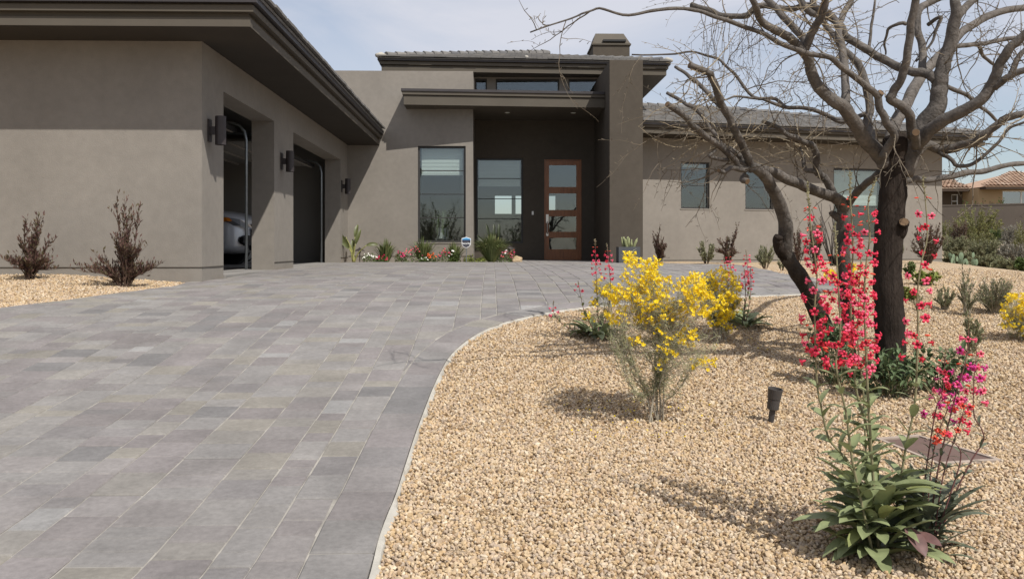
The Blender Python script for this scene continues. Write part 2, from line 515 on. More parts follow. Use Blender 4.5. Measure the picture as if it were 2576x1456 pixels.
def area(q):
    return abs(sum(q[i].x * q[(i + 1) % len(q)].y - q[(i + 1) % len(q)].x * q[i].y for i in range(len(q)))) / 2
PCOL = [(0.206, 0.197, 0.191), (0.214, 0.204, 0.196), (0.195, 0.179, 0.177), (0.206, 0.192, 0.187), (0.214, 0.202, 0.187), (0.186, 0.171, 0.168), (0.210, 0.201, 0.195), (0.196, 0.183, 0.179), (0.180, 0.170, 0.168)]
def paver_geo(mb, q):
    q = [p for i, p in enumerate(q) if (p - q[i - 1]).length > 0.012]
    if len(q) < 3 or area(q) < 0.0004: return False
    c = sum(q, Vector((0, 0))) / len(q)
    sgn = sum(q[i].x * q[(i + 1) % len(q)].y - q[(i + 1) % len(q)].x * q[i].y for i in range(len(q)))
    if sgn < 0: q = q[::-1]
    def inset(d):
        r = []; n = len(q)
        for i in range(n):
            p0, p1, p2 = q[i - 1], q[i], q[(i + 1) % n]
            e1 = (p1 - p0).normalized(); e2 = (p2 - p1).normalized()
            n1 = Vector((-e1.y, e1.x)); n2 = Vector((-e2.y, e2.x))
            b = n1 + n2
            if b.length < 1e-4: b = n1.copy()
            b.normalize(); r.append(p1 + b * min(d / max(b.dot(n1), 0.35), d * 2.2))
        return r
    j0 = inset(0.0024); j1 = inset(0.0085)
    dz = prng.uniform(-0.0024, 0.0024); tx, ty = prng.uniform(-0.006, 0.006), prng.uniform(-0.006, 0.006)
    def z(p): return gh(p.x, p.y) + dz + (p.x - c.x) * tx + (p.y - c.y) * ty
    n = len(q)
    vs = [(p.x, p.y, z(p) - 0.05) for p in j0] + [(p.x, p.y, z(p) - 0.006) for p in j0] + [(p.x, p.y, z(p)) for p in j1]
    fs = [tuple(range(2 * n, 3 * n))]
    for i in range(n):
        k = (i + 1) % n
        fs += [(i, k, n + k, n + i), (n + i, n + k, 2 * n + k, 2 * n + i)]
    pt = mnoise.noise(Vector((c.x * 0.6, c.y * 0.35, 3.1)))
    col = Vector(prng.choice(PCOL))
    r = prng.random()
    if r < 0.07 + 0.12 * max(0, pt): col = Vector((0.212, 0.198, 0.176))           # tan-blended pieces
    elif r < 0.10: col = Vector((0.158, 0.153, 0.152))
    elif r < 0.112: col = Vector((0.238, 0.233, 0.229))
    col = col * 0.93 * (prng.uniform(0.93, 1.07) + 0.10 * pt)
    mb.tint = tuple(col)
    mb.faces(vs, fs)
    return c
def in_view(c):
    if c.y < 2.5: return False
    px = CX + FPX * c.x / c.y; py = HY + FPX * (CZ - gh(c.x, c.y)) / c.y
    return -10 < px < 2590 and py < 1475
def shown(q):
    c = sum(q, Vector((0, 0))) / len(q)
    if not in_view(c): return 0
    return area(q) * (CZ - gh(c.x, c.y)) / c.y ** 3
pieces.sort(key=shown, reverse=True)
rest = MB(); cnt = 0
for q in pieces:
    if cnt < 300 and shown(q) > 0:
        mb = MB(); c = paver_geo(mb, q)
        if c:
            mb.build('paver', M['paver'], DRV, (c.x, c.y, gh(c.x, c.y))); cnt += 1
    else:
        paver_geo(rest, q)
rest.build('paver_field', M['paver'], DRV, kind='stuff')

# pale mortar haunch along the edge of the border course
hb = MB()
hp = resample(EDGE, 0.035)
pw = None
for i in range(1, len(hp) - 1):
    t = (hp[i + 1] - hp[i - 1]).normalized(); n = Vector((t.y, -t.x))
    w = 0.010 + 0.050 * max(0, mnoise.noise(Vector((i * 0.11, 0.3, 0)))) + 0.020 * mnoise.noise(Vector((i * 0.45, 7, 0)))
    w = max(0.005, w)
    z = gh(hp[i].x, hp[i].y)
    a = hp[i] + n * 0.001; b = hp[i] + n * w * 0.5; c = hp[i] + n * w
    cur = [(a.x, a.y, z - 0.010), (b.x, b.y, z - 0.014), (c.x, c.y, z - 0.022), (c.x + n.x * 0.01, c.y + n.y * 0.01, z - 0.05)]
    if pw:
        for k in range(3): hb.face([pw[k], pw[k + 1], cur[k + 1], cur[k]])
    pw = cur
hb.build('edge_mortar', M['mortar'], DRV, smooth=True)

# ------------------------------------------------------------------ gravel stones
t_ = (1 + 5 ** 0.5) / 2
ICO_V = np.array([(-1, t_, 0), (1, t_, 0), (-1, -t_, 0), (1, -t_, 0), (0, -1, t_), (0, 1, t_), (0, -1, -t_), (0, 1, -t_), (t_, 0, -1), (t_, 0, 1), (-t_, 0, -1), (-t_, 0, 1)], float) / math.sqrt(1 + t_ * t_)
ICO_F = np.array([(0, 11, 5), (0, 5, 1), (0, 1, 7), (0, 7, 10), (0, 10, 11), (1, 5, 9), (5, 11, 4), (11, 10, 2), (10, 7, 6), (7, 1, 8), (3, 9, 4), (3, 4, 2), (3, 2, 6), (3, 6, 8), (3, 8, 9), (4, 9, 5), (2, 4, 11), (6, 2, 10), (8, 6, 7), (9, 8, 1)])
OCT_V = np.array([(1, 0, 0), (-1, 0, 0), (0, 1, 0), (0, -1, 0), (0, 0, 1), (0, 0, -1)], float) * 1.15
OCT_F = np.array([(0, 2, 4), (2, 1, 4), (1, 3, 4), (3, 0, 4), (2, 0, 5), (1, 2, 5), (3, 1, 5), (0, 3, 5)])
def stones(name, x0, x1, y0, y1, sp, rmin, rmax, lift, SV=ICO_V, SF=ICO_F):
    X, Y = np.meshgrid(np.arange(x0, x1, sp), np.arange(y0, y1, sp))
    X = X + rng.uniform(-.6, .6, X.shape) * sp; Y = Y + rng.uniform(-.6, .6, Y.shape) * sp
    X = X.ravel(); Y = Y.ravel()
    k = (np.abs(X) < Y * 0.615 + 0.15 + 0.5 * (Y < 5.2))
    X, Y = X[k], Y[k]
    k = ~inside_np(X, Y, DXY)
    # keep clear of the house
    a = (X - C0.x) * cT + (Y - C0.y) * sT; b = -(X - C0.x) * sT + (Y - C0.y) * cT
    k &= ~((a < 0.03) & (b > -0.02))
    # keep clear of the edge mortar
    E = np.array([[p.x, p.y] for p in resample(EDGE, 0.06)])
    X, Y = X[k], Y[k]
    lo = np.full(X.shape, 9.0)
    for i in range(0, len(E), 1):
        lo = np.minimum(lo, (X - E[i, 0]) ** 2 + (Y - E[i, 1]) ** 2)
    k = (lo > (0.028 + 0.016 * np.sin(X * 9 + Y * 14) + rng.uniform(-0.016, 0.012, X.shape)) ** 2)
    # the utility box lid stays bare
    k &= ~inside_np(X, Y, LID_KEEP)
    X, Y = X[k], Y[k]
    n = len(X)
    r = rng.uniform(rmin, rmax, n) * np.where(rng.random(n) < 0.05, 1.55, 1.0)
    q = rng.normal(size=(n, 4)); q /= np.linalg.norm(q, axis=1)[:, None]
    w, x, y, z = q.T
    RM = np.stack([1 - 2 * (y * y + z * z), 2 * (x * y - z * w), 2 * (x * z + y * w), 2 * (x * y + z * w), 1 - 2 * (x * x + z * z), 2 * (y * z - x * w), 2 * (x * z - y * w), 2 * (y * z + x * w), 1 - 2 * (x * x + y * y)], -1).reshape(n, 3, 3)
    nk, fk = len(SV), len(SF)
    V = SV[None] * (1 + rng.uniform(-0.30, 0.30, (n, nk, 1))) * np.stack([rng.uniform(.85, 1.25, n), rng.uniform(.75, 1.05, n), rng.uniform(.55, .9, n)], -1)[:, None, :]
    V = np.einsum('nij,nkj->nki', RM, V) * r[:, None, None]
    zc = ground_np(X, Y) - 0.035 + lift + rng.uniform(-0.003, 0.005, n)
    V += np.stack([X, Y, zc], -1)[:, None, :]
    F = (SF[None] + (np.arange(n) * nk)[:, None, None]).reshape(-1, 3)
    me = bpy.data.meshes.new(name)
    nv, nf = n * nk, n * fk
    me.vertices.add(nv); me.loops.add(nf * 3); me.polygons.add(nf)
    me.vertices.foreach_set('co', V.ravel().astype(np.float32))
    me.loops.foreach_set('vertex_index', F.ravel().astype(np.int32))
    me.polygons.foreach_set('loop_start', np.arange(0, nf * 3, 3, dtype=np.int32))
    me.update(calc_edges=True)
    me.shade_flat()
    me.materials.append(M['stone'])
    o = link('gravel', me); o['kind'] = 'stuff'
    return o
M['stone'] = mat('crushed_granite', (0.5, 0.4, 0.25), 0.9, 0.16, 90, isl=STONE_COLS, spec=0.15)
LIDC = [Vector((1.90, 4.47)), Vector((2.15, 4.53)), Vector((2.37, 4.12)), Vector((2.03, 4.06))]
LID_KEEP = np.array([[p.x, p.y] for p in LIDC])
stones('gravel', -1.0, 3.6, 2.35, 4.6, 0.0140, 0.0064, 0.0108, 0.007)['label'] = 'crushed tan granite gravel in the near bed'
stones('gravel', -0.6, 6.0, 4.6, 9.4, 0.0185, 0.0085, 0.0125, 0.006, OCT_V, OCT_F)['label'] = 'crushed tan granite gravel round the tree'
stones('gravel', 3.0, 9.4, 9.4, 15.5, 0.028, 0.010, 0.016, 0.006, OCT_V, OCT_F)['label'] = 'tan gravel on the mound right of the tree'
stones('gravel', -7.0, -3.6, 7.5, 10.7, 0.024, 0.010, 0.016, 0.008, OCT_V, OCT_F)['label'] = 'tan gravel bed below the garage wall'
# ------------------------------------------------------------------ house
HOUSE = thing('house', 'modern taupe stucco house with tiled roofs, open garage bays and a wooden front door', 'house', HL(0, 0, 0.6))
ZF = 0.738                                  # floor level
def part(mb, name, m, parent=None, **k):
    return mb.build(name, m, parent or HOUSE, **k)

def wall_panel(mb, fr, s0, s1, z0, z1, th, ops, ax='a', at=0.0, reveal=True):
    """wall in the plane b = at (ax 'a') or a = at (ax 'b'); th is the signed thickness; ops are (s0, s1, z0, z1) holes"""
    def pt(s, d, z):
        return fr(s, at + d, z) if ax == 'a' else fr(at + d, s, z)
    ss = sorted({s0, s1, *[o[0] for o in ops], *[o[1] for o in ops]})
    zs = sorted({z0, z1, *[max(o[2], z0) for o in ops], *[o[3] for o in ops]})
    for i in range(len(ss) - 1):
        for j in range(len(zs) - 1):
            a, b, c, d = ss[i], ss[i + 1], zs[j], zs[j + 1]
            m, n = (a + b) / 2, (c + d) / 2
            if any(o[0] < m < o[1] and o[2] < n < o[3] for o in ops): continue
            for dd in (0, th):
                mb.face([pt(a, dd, c), pt(b, dd, c), pt(b, dd, d), pt(a, dd, d)])
    for (a, b, c, d) in ops + [(s0, s1, z0, z1)]:
        c = max(c, z0)
        mb.face([pt(a, 0, c), pt(a, th, c), pt(a, th, d), pt(a, 0, d)])
        mb.face([pt(b, 0, c), pt(b, th, c), pt(b, th, d), pt(b, 0, d)])
        mb.face([pt(a, 0, d), pt(a, th, d), pt(b, th, d), pt(b, 0, d)])
        mb.face([pt(a, 0, c), pt(a, th, c), pt(b, th, c), pt(b, 0, c)])

SOF = 3.657
BAY1 = (0.86, 3.54, 0.3, 3.185); BAY2 = (4.90, 9.76, 0.3, 3.185)
# garage walls
w = MB(); wall_panel(w, HL, -9, 0.0, 0.2, SOF, 0.30, [], 'a', 0.0); part(w, 'garage_front_wall', M['stucco'])
w = MB(); wall_panel(w, HL, 0.30, 10.8, 0.2, SOF, -0.37, [BAY1, BAY2], 'b', -0.002); part(w, 'garage_door_wall', M['stucco'])
# weep screed line round the foot of the walls: a thin projecting metal drip
w = MB()
zs_ = 1.1 - (672 - 622) / 203.0
w.box(HL, -9, 0.010, -0.010, -0.0015, zs_ - 0.003, zs_ + 0.003)
for (b0, b1) in ((-0.010, 0.855), (3.545, 4.895), (9.765, 10.79)):
    w.box(HL, 0.0005, 0.010, b0 + 0.0, b1, zs_ - 0.003, zs_ + 0.003)
w.box(HL, 0.02, 3.13, 10.79, 10.7985, zs_ + 0.02, zs_ + 0.031)
part(w, 'weep_screed', M['fascia'])
# garage inside
gi = MB()
gi.box(HL, -7.0, -0.372, 0.302, 10.79, ZF - 0.2, ZF - 0.002); part(gi, 'garage_floor', M['slab'])
gi = MB(); gi.box(HL, -7.2, -7.0, 0.302, 10.79, ZF, SOF); gi.box(HL, -7.0, -0.376, 10.60, 10.79, ZF, SOF - 0.003); gi.box(HL, -7.2, -0.376, 0.302, 10.79, SOF - 0.06, SOF + 0.05)
part(gi, 'garage_interior', M['garage_paint'])
# threshold apron strips
ap = MB(); ap.box(HL, -0.371, 0.03, 0.865, 3.535, ZF - 0.15, ZF - 0.012); ap.box(HL, -0.371, 0.03, 4.905, 9.755, ZF - 0.15, ZF - 0.003); part(ap, 'garage_sill', M['slab'])
# open sectional doors stored under the ceiling, on their tracks
for (b0, b1) in ((0.86, 3.54), (4.90, 9.76)):
    q = MB(); q.box(HL, -0.655, -0.615, b0 + 0.02, b1 - 0.02, 3.0, 3.07); d = part(q, 'garage_door', M['black'])
    for k in range(4):
        q = MB(); a1 = -0.66 - k * 0.60
        q.box(HL, a1 - 0.585, a1, b0 + 0.02, b1 - 0.02, 3.02 + 0.03 * k, 3.06 + 0.03 * k)
        for e in (a1 - 0.57, a1 - 0.04): q.box(HL, e, e + 0.03, b0 + 0.03, b1 - 0.03, 2.985 + 0.03 * k, 3.018 + 0.03 * k)
        q.build('panel', M['garage_paint'], d)
    for (bb, sg) in ((b0 + 0.07, 1), (b1 - 0.07, -1)):
        q = MB()
        pts = [HL(-0.44, bb, ZF), HL(-0.44, bb, 2.86), HL(-0.47, bb, 3.0), HL(-0.55, bb, 3.10), HL(-0.70, bb, 3.15), HL(-3.1, bb, 3.24)]
        q.tube(pts, 0.024, 8)
        q.build('track', M['steel'], d, smooth=True)
# outlet in the far bay
q = MB(); q.box(HL, -2.36, -2.26, 10.588, 10.5995, ZF + 0.62, ZF + 0.76); part(q, 'outlet', M['white'])

# entry wall volume
ZP = 5.518
W1 = (1.745, 2.945, 1.225, 3.64)
w = MB(); wall_panel(w, HL, -9, 3.13, 0.2, ZP, 0.30, [W1], 'a', 10.8)
w.box(HL, 2.83, 3.128, 11.102, 12.64, 0.2, ZP - 0.002)
part(w, 'entry_wall', M['stucco'])
w = MB(); w.box(HL, -9, 2.82, 11.101, 20, 4.98, 5.1); part(w, 'parapet_roof_deck', M['gutter'])
# recess wall with door, window and clerestory
AB0, AB1 = 6.41, 7.205
def a_px(px, b):
    # house-frame a of photo column px on the plane b
    k = (px - CX) / FPX
    # X = k*Y ; X = C0x + a c - b s ; Y = C0y + a s + b c
    return (k * (C0.y + b * cT) - C0.x + b * sT) / (cT - k * sT)
def z_py(py, Y): return CZ + (HY - py) / FPX * Y
BR_ = 12.65
YR = HL(4.5, BR_, 0).y
W2 = (a_px(1197, BR_), a_px(1316, BR_), z_py(612, YR), z_py(398, YR))
DO = (a_px(1369, BR_), a_px(1463, BR_), ZF, z_py(401, YR))
YC = HL(5, BR_, 0).y
CLZ = (4.97, 5.70)
C1 = (3.145, a_px(1225, BR_), *CLZ); C2 = (a_px(1247, BR_), a_px(1407, BR_), *CLZ); C3 = (a_px(1430, BR_), a_px(1530, BR_), *CLZ)
w = MB(); wall_panel(w, HL, 3.13, AB1 - 0.05, 0.2, 4.60, 0.25, [W2, DO], 'a', BR_); part(w, 'recess_wall', M['stucco_dark'])
w = MB(); wall_panel(w, HL, -0.4, AB1 - 0.05, 4.602, 5.74, 0.25, [C1, C2, C3], 'a', BR_); part(w, 'clerestory_wall', M['stucco'])
# tall blade wall by the door
w = MB(); w.box(HL, AB0, AB1, 9.63, 13.6, 0.2, 5.56); part(w, 'pillar', M['stucco_dark'])

# canopy over the entry
def canopy_b(a): return 10.14 + (a - 1.46) * 0.07
def lay(mb, a0, a1, out, z0, z1, back=12.648):
    pts = [HL(a0 - out, canopy_b(a0) - out, 0).xy, HL(a1, canopy_b(a1) - out, 0).xy, HL(a1, back, 0).xy, HL(3.132, back, 0).xy, HL(3.132, 10.798, 0).xy, HL(a0 - out, 10.798, 0).xy]
    mb.prism([tuple(p) for p in pts], z0, z1)
cn = MB(); lay(cn, 1.46, AB0 - 0.004, 0.0, 4.565, 4.785); part(cn, 'canopy', M['fascia'])
cn = MB(); lay(cn, 1.46, AB0 - 0.006, 0.035, 4.808, 4.888); lay(cn, 1.46, AB0 - 0.006, -0.03, 4.786, 4.807); part(cn, 'canopy_trim', M['fascia'])
cn = MB(); lay(cn, 1.46, AB0 - 0.008, 0.062, 4.889, 4.950); part(cn, 'canopy_drip_edge', M['gutter'])
for (aa, bb) in ((4.0, 11.3), (5.7, 11.3)):
    q = MB(); q.lathe(HL(aa, bb, 4.5635), (0, 0, -1), [(0.0, 0), (0.06, 0.0), (0.07, 0.005), (0.05, 0.010), (0.045, 0.003)], 14); part(q, 'recessed_light', M['blind'])

# windows and door ------------------------------------------------
def window(fr, s0, s1, z0, z1, b, bars=(), name='window', glass='glass', axis_pt=None, blind=None, wide=0.05):
    f = MB(); d0, d1 = b + 0.05, b + 0.12
    f.box(fr, s0 + 0.002, s0 + wide, d0, d1, z0 + 0.002, z1 - 0.002); f.box(fr, s1 - wide, s1 - 0.002, d0, d1, z0 + 0.002, z1 - 0.002)
    f.box(fr, s0 + wide, s1 - wide, d0, d1, z0 + 0.002, z0 + wide); f.box(fr, s0 + wide, s1 - wide, d0, d1, z1 - wide, z1 - 0.002)
    wo = part(f, name, M['frame'])
    zz = [z0 + wide] + sorted(bars) + [z1 - wide]
    for i in range(len(zz) - 1):
        p = MB(); p.box(fr, s0 + wide - 0.008, s1 - wide + 0.008, b + 0.080, b + 0.086, zz[i] + (0.008 if i else -0.008), zz[i + 1] - (0.008 if i < len(zz) - 2 else -0.008)); p.build('pane', M[glass], wo)
    for z in bars:
        p = MB(); p.box(fr, s0 + wide, s1 - wide, b + 0.068, b + 0.098, z - 0.010, z + 0.010); p.build('muntin', M['frame'], wo)
    if blind:
        p = MB(); n = 14
        for i in range(n):
            za = z1 - wide - (z1 - wide - blind) * i / n; zb = z1 - wide - (z1 - wide - blind) * (i + 1) / n
            k = 0.20 + 0.006 * (i % 2)
            p.face([fr(s0 + 0.08, b + k, zb), fr(s1 - 0.08, b + k, zb), fr(s1 - 0.08, b + k + (0.006 if i % 2 == 0 else -0.006), za), fr(s0 + 0.08, b + k + (0.006 if i % 2 == 0 else -0.006), za)])
        p.build('blind', M['blind'], wo)
    return wo
zz1 = [3.64 - (3.64 - 1.225) * f for f in (0.255, 0.500, 0.745)]
window(HL, *W1[:2], W1[2], W1[3], 10.8, zz1, blind=2.92)
zr = [z_py(y, YR) for y in (449, 500, 550)]
window(HL, W2[0], W2[1], W2[2], W2[3], BR_, zr, blind=z_py(468, YR))
for c in (C1, C2, C3): window(HL, c[0], c[1], c[2], c[3], BR_, (), name='clerestory_window', wide=0.04)
# sills (pale stucco edges under the glass)
q = MB(); q.box(HL, W1[0] - 0.02, W1[1] + 0.02, 10.785, 10.86, 1.19, 1.224); part(q, 'window_sill', M['stucco'])
# front door
df = MB(); a0, a1, z0, z1 = DO
df.box(HL, a0 + 0.002, a0 + 0.035, BR_ + 0.03, BR_ + 0.16, z0, z1 - 0.002); df.box(HL, a1 - 0.035, a1 - 0.002, BR_ + 0.03, BR_ + 0.16, z0, z1 - 0.002); df.box(HL, a0 + 0.035, a1 - 0.035, BR_ + 0.03, BR_ + 0.16, z1 - 0.035, z1 - 0.002)
part(df, 'door_frame', M['wood'])
dm = MB(); A0, A1, Z0, Z1 = a0 + 0.038, a1 - 0.038, z0 + 0.012, z1 - 0.038
st = 0.10; b0, b1 = BR_ + 0.06, BR_ + 0.105
lights = [(z_py(y1, YR), z_py(y0, YR)) for (y0, y1) in ((415, 470), (486, 528), (544, 583), (598, 627))]
# rails between the four lights
dm.box(HL, A0, A0 + st, b0, b1, Z0, Z1); dm.box(HL, A1 - st, A1, b0, b1, Z0, Z1)
edges_ = [Z1] + [v for l in lights for v in (l[1], l[0])] + [Z0]
for i in range(0, len(edges_), 2):
    dm.box(HL, A0 + st, A1 - st, b0 + 0.001, b1 - 0.001, edges_[i + 1], edges_[i])
door = part(dm, 'front_door', M['wood'])
for (l0, l1) in lights:
    p = MB(); p.box(HL, A0 + st - 0.006, A1 - st + 0.006, b0 + 0.018, b0 + 0.024, l0 - 0.006, l1 + 0.006); p.build('pane', M['glass_door'], door)
h_ = MB(); ha = A0 + 0.05; hz0, hz1 = z_py(585, YR), z_py(541, YR)
h_.box(HL, ha - 0.035, ha + 0.035, b0 - 0.012, b0 - 0.001, hz1 - 0.22, hz1 + 0.02)
h_.tube(spline([HL(ha, b0 - 0.006, hz1 - 0.18), HL(ha, b0 - 0.06, hz1 - 0.2), HL(ha, b0 - 0.065, (hz0 + hz1) / 2), HL(ha, b0 - 0.06, hz0), HL(ha, b0 - 0.004, hz0 - 0.02)], 4), 0.016, 8)
h_.box(HL, ha - 0.03, ha + 0.03, b0 - 0.012, b0 - 0.001, hz0 - 0.09, hz0 + 0.0)
h_.build('door_handle', M['nickel'], door)
p = MB(); ba = a_px(1340, BR_); bz = z_py(536, YR); p.box(HL, ba - 0.025, ba + 0.025, BR_ - 0.022, BR_ - 0.001, bz - 0.05, bz + 0.05); part(p, 'doorbell', M['white'])
# rooms behind the glass
rm = MB()
rm.box(HL, -0.2, 7.0, 11.12, 20, ZF - 0.1, ZF - 0.004)
rm.box(HL, -0.2, -0.05, 11.12, 20, ZF, 4.4); rm.box(HL, 7.0, 7.15, 12.92, 20, ZF, 5.7)
rm.box(HL, -0.2, 2.82, 11.103, 19.9, 4.05, 4.15)
rm.box(HL, 2.82, 7.0, 12.91, 19.9, 4.44, 4.54)
wall_panel(rm, HL, -0.2, 7.15, ZF, 5.7, 0.15, [(3.72, 4.32, 2.30, 2.95), (4.46, 5.9, 2.30, 2.95)], 'a', 20.01)
part(rm, 'interior_walls', M['interior'])

# upper roof over the entry
RB = 12.1
def upper_b(a): return RB - 0.22 + (a - 0.74) * 0.055
UA0, UA1, UBK = 0.70, 8.32, 21.5
ZU = 5.742
def ulay(mb, o, z0, z1):
    pts = [HL(UA0 - o, upper_b(UA0) - o, 0).xy, HL(UA1 + o, upper_b(UA1) - o, 0).xy, HL(UA1 + o, UBK + o, 0).xy, HL(UA0 - o, UBK + o, 0).xy]
    mb.prism([tuple(p) for p in pts], z0, z1)
ROOFU = MB(); ulay(ROOFU, 0.0, ZU, ZU + 0.13)
upper = part(ROOFU, 'upper_roof', M['fascia'])
q = MB(); ulay(q, -0.03, ZU + 0.131, ZU + 0.165); ulay(q, 0.045, ZU + 0.166, ZU + 0.235); ulay(q, 0.01, ZU + 0.236, ZU + 0.262); q.build('fascia_trim', M['fascia'], upper)
q = MB(); ulay(q, 0.095, ZU + 0.263, ZU + 0.335); q.build('gutter', M['gutter'], upper)
q = MB(); q.box(HL, 6.5, 7.2, 13.61, 20, 4.6, ZU - 0.004); q.build('side_wall', M['stucco_dark'], upper)

TILE = {}
def tile_mesh():
    w, l, t = 0.295, 0.43, 0.034
    mb = MB()
    mb.hexa([Vector((-w / 2, 0, 0)), Vector((w / 2, 0, 0)), Vector((w / 2, l, -0.012)), Vector((-w / 2, l, -0.012)), Vector((-w / 2 + .004, 0.004, t)), Vector((w / 2 - .004, 0.004, t)), Vector((w / 2, l, 0.006)), Vector((-w / 2, l, 0.006))])
    return mb
TM = tile_mesh().mesh('roof_tile', M['roof_tile'])
TV = [Vector(v.co) for v in TM.vertices]; TF = [tuple(p.vertices) for p in TM.polygons]
def tile_slope(roof, O, e, s, L, rows, single_rows, hip0=0.0, hip1=0.0, maxrow=99):
    """tiles on a roof plane: O the eave corner, e along the eave, s up the slope"""
    n = e.cross(s).normalized(); rest = MB(); cnt = 0
    for r in range(rows):
        lo = hip0 * r * 0.335; hi = L - hip1 * r * 0.335
        x = lo + 0.15 + (0.15 if r % 2 else 0)
        while x < hi - 0.1:
            lift = 0.024 + U(-0.004, 0.006)
            c = O + e * x + s * (r * 0.335 + U(-0.008, 0.008)) + n * lift
            q = Matrix((e, s, n)).transposed() @ Matrix.Rotation(U(-0.012, 0.012), 3, 'Z') @ Matrix.Rotation(U(-0.01, 0.01), 3, 'Y')
            if r < single_rows:
                link('roof_tile', TM, roof, c, q.to_quaternion()); cnt += 1
            else:
                rest.faces([c + q @ v for v in TV], TF)
            x += 0.30
    if rest.f: rest.build('roof_tile_field', M['roof_tile'], roof, kind='stuff')
    return cnt
def slope_plate(mb, pts, th=0.03):
    n = (pts[1] - pts[0]).cross(pts[2] - pts[0]).normalized()
    if n.z < 0: n = -n
    k = len(pts); lo = [p - n * th for p in pts]
    mb.faces(list(lo) + list(pts), [tuple(range(k - 1, -1, -1)), tuple(range(k, 2 * k))] + [(i, (i + 1) % k, k + (i + 1) % k, k + i) for i in range(k)])
PITCH = 0.25
def hip_roof(fr, a0, a1, b0f, b1, z, roof, run, hips=(True, True)):
    zr_ = z + run * PITCH
    p00, p10 = fr(a0, b0f(a0), z), fr(a1, b0f(a1), z); p11, p01 = fr(a1, b1, z), fr(a0, b1, z)
    r0 = fr(a0 + (run if hips[0] else 0), (b0f(a0) + run), zr_); r1 = fr(a1 - (run if hips[1] else 0), b0f(a1) + run, zr_)
    mb = MB()
    slope_plate(mb, [p00, p10, r1, r0]); slope_plate(mb, [p11, p01, r0, r1])
    if hips[0]: slope_plate(mb, [p01, p00, r0])
    if hips[1]: slope_plate(mb, [p10, p11, r1])
    mb.build('roof_deck', M['roof_tile'], roof)
    return p00, p10, r0, r1
zr0 = ZU + 0.336
p00, p10, r0, r1 = hip_roof(HL, UA0 - 0.10, UA1 + 0.10, lambda a: upper_b(a) - 0.12, UBK, zr0, upper, 4.7)
e = (p10 - p00).normalized(); s = (r0 - p00 - e * (r0 - p00).dot(e)).normalized()
tile_slope(upper, p00 - s * 0.04, e, s, (p10 - p00).length, 14, 3, 1.0, 1.0)
q = MB()
for (p, r) in ((p00, r0), (p10, r1)):
    d = (r - p).normalized()
    q.tube([p - d * 0.03 + Vector((0, 0, 0.04)), p + d * 0.14 + Vector((0, 0, 0.05)), p + d * 0.3 + Vector((0, 0, 0.03))], [0.05, 0.075, 0.03], 8)
    q.build('hip_mortar', M['mortar'], upper, smooth=True); q = MB()
q.tube([p00.lerp(p10, 0.505) + s * 0.2 + Vector((0, 0, 0.05)), p00.lerp(p10, 0.505) + s * 0.55 + Vector((0, 0, 0.06))], [0.05, 0.03], 7); q.build('hip_mortar', M['mortar'], upper, smooth=True)
q = MB()
for (p, r) in ((p00, r0), (p10, r1)):
    d = (r - p).normalized(); k = 0.3
    while k < (r - p).length:
        c = p + d * k; q.tube([c + Vector((0, 0, 0.035)), c + d * 0.36 + Vector((0, 0, 0.02))], [0.10, 0.075], 7); k += 0.33
q.build('hip_cap', M['roof_tile'], upper)
# chimney
ca0, ca1 = a_px(1492, 15.3), a_px(1584, 15.3); YK = HL(5, 15.3, 0).y
zk = z_py(113, YK); zt = z_py(78, YK)
q = MB(); q.box(HL, ca0, ca1, 15.3, 16.6, 5.9, zk); ch = part(q, 'chimney', M['stucco_dark'])
q = MB(); q.box(HL, ca0 - 0.04, ca1 + 0.04, 15.26, 16.64, zk + 0.001, zk + 0.045)
lo = [HL(ca0 - 0.02, 15.28, zk + 0.046), HL(ca1 + 0.02, 15.28, zk + 0.046), HL(ca1 + 0.02, 16.62, zk + 0.046), HL(ca0 - 0.02, 16.62, zk + 0.046)]
hi = [HL(ca0 + 0.11, 15.60, zt), HL(ca1 - 0.14, 15.60, zt), HL(ca1 - 0.14, 16.3, zt), HL(ca0 + 0.11, 16.3, zt)]
q.hexa(lo + hi); q.build('chimney_cap', M['fascia'], ch)
q = MB(); q.box(HL, ca0 + 0.30, ca1 - 0.12, 15.235, 15.40, zk + 0.10, zk + 0.16); q.build('vent_slot', M['black'], ch)

# garage roof ------------------------------------------------------
GO_F, GO_S = 0.70, 0.79
def glay(mb, o, z0, z1):
    pts = [HL(-9, -GO_F - o, 0).xy, HL(GO_S + o, -GO_F - o, 0).xy, HL(GO_S + o, 10.795, 0).xy, HL(-9, 10.795, 0).xy]
    mb.prism([tuple(p) for p in pts], z0, z1)
q = MB(); glay(q, 0.0, SOF + 0.001, SOF + 0.105); groof = part(q, 'garage_roof', M['fascia'])
q = MB(); glay(q, -0.012, SOF - 0.006, SOF + 0.0005); q.build('soffit', M['soffit'], groof)
q = MB(); glay(q, -0.03, SOF + 0.106, SOF + 0.16); glay(q, 0.05, SOF + 0.161, SOF + 0.235); glay(q, 0.02, SOF + 0.236, SOF + 0.256); q.build('fascia_trim', M['fascia'], groof)
q = MB(); glay(q, 0.10, SOF + 0.257, SOF + 0.345); q.build('gutter', M['gutter'], groof)
zg = SOF + 0.347
g00, g10 = HL(-9, -GO_F - 0.12, zg), HL(GO_S + 0.12, -GO_F - 0.12, zg); g11 = HL(GO_S + 0.12, 10.79, zg); gr = HL(GO_S - 4.7, 4.2, zg + 4.8 * 0.22); gr2 = HL(GO_S - 4.7, 10.79, zg + 4.8 * 0.22); gl_ = HL(-9, 4.2, zg + 4.8 * 0.22)
mb = MB(); slope_plate(mb, [g00, g10, gr, gl_]); slope_plate(mb, [g10, g11, gr2, gr]); mb.build('roof_deck', M['roof_tile'], groof)
e = (g11 - g10).normalized(); s = (gr2 - g11); s = (s - e * s.dot(e)).normalized()
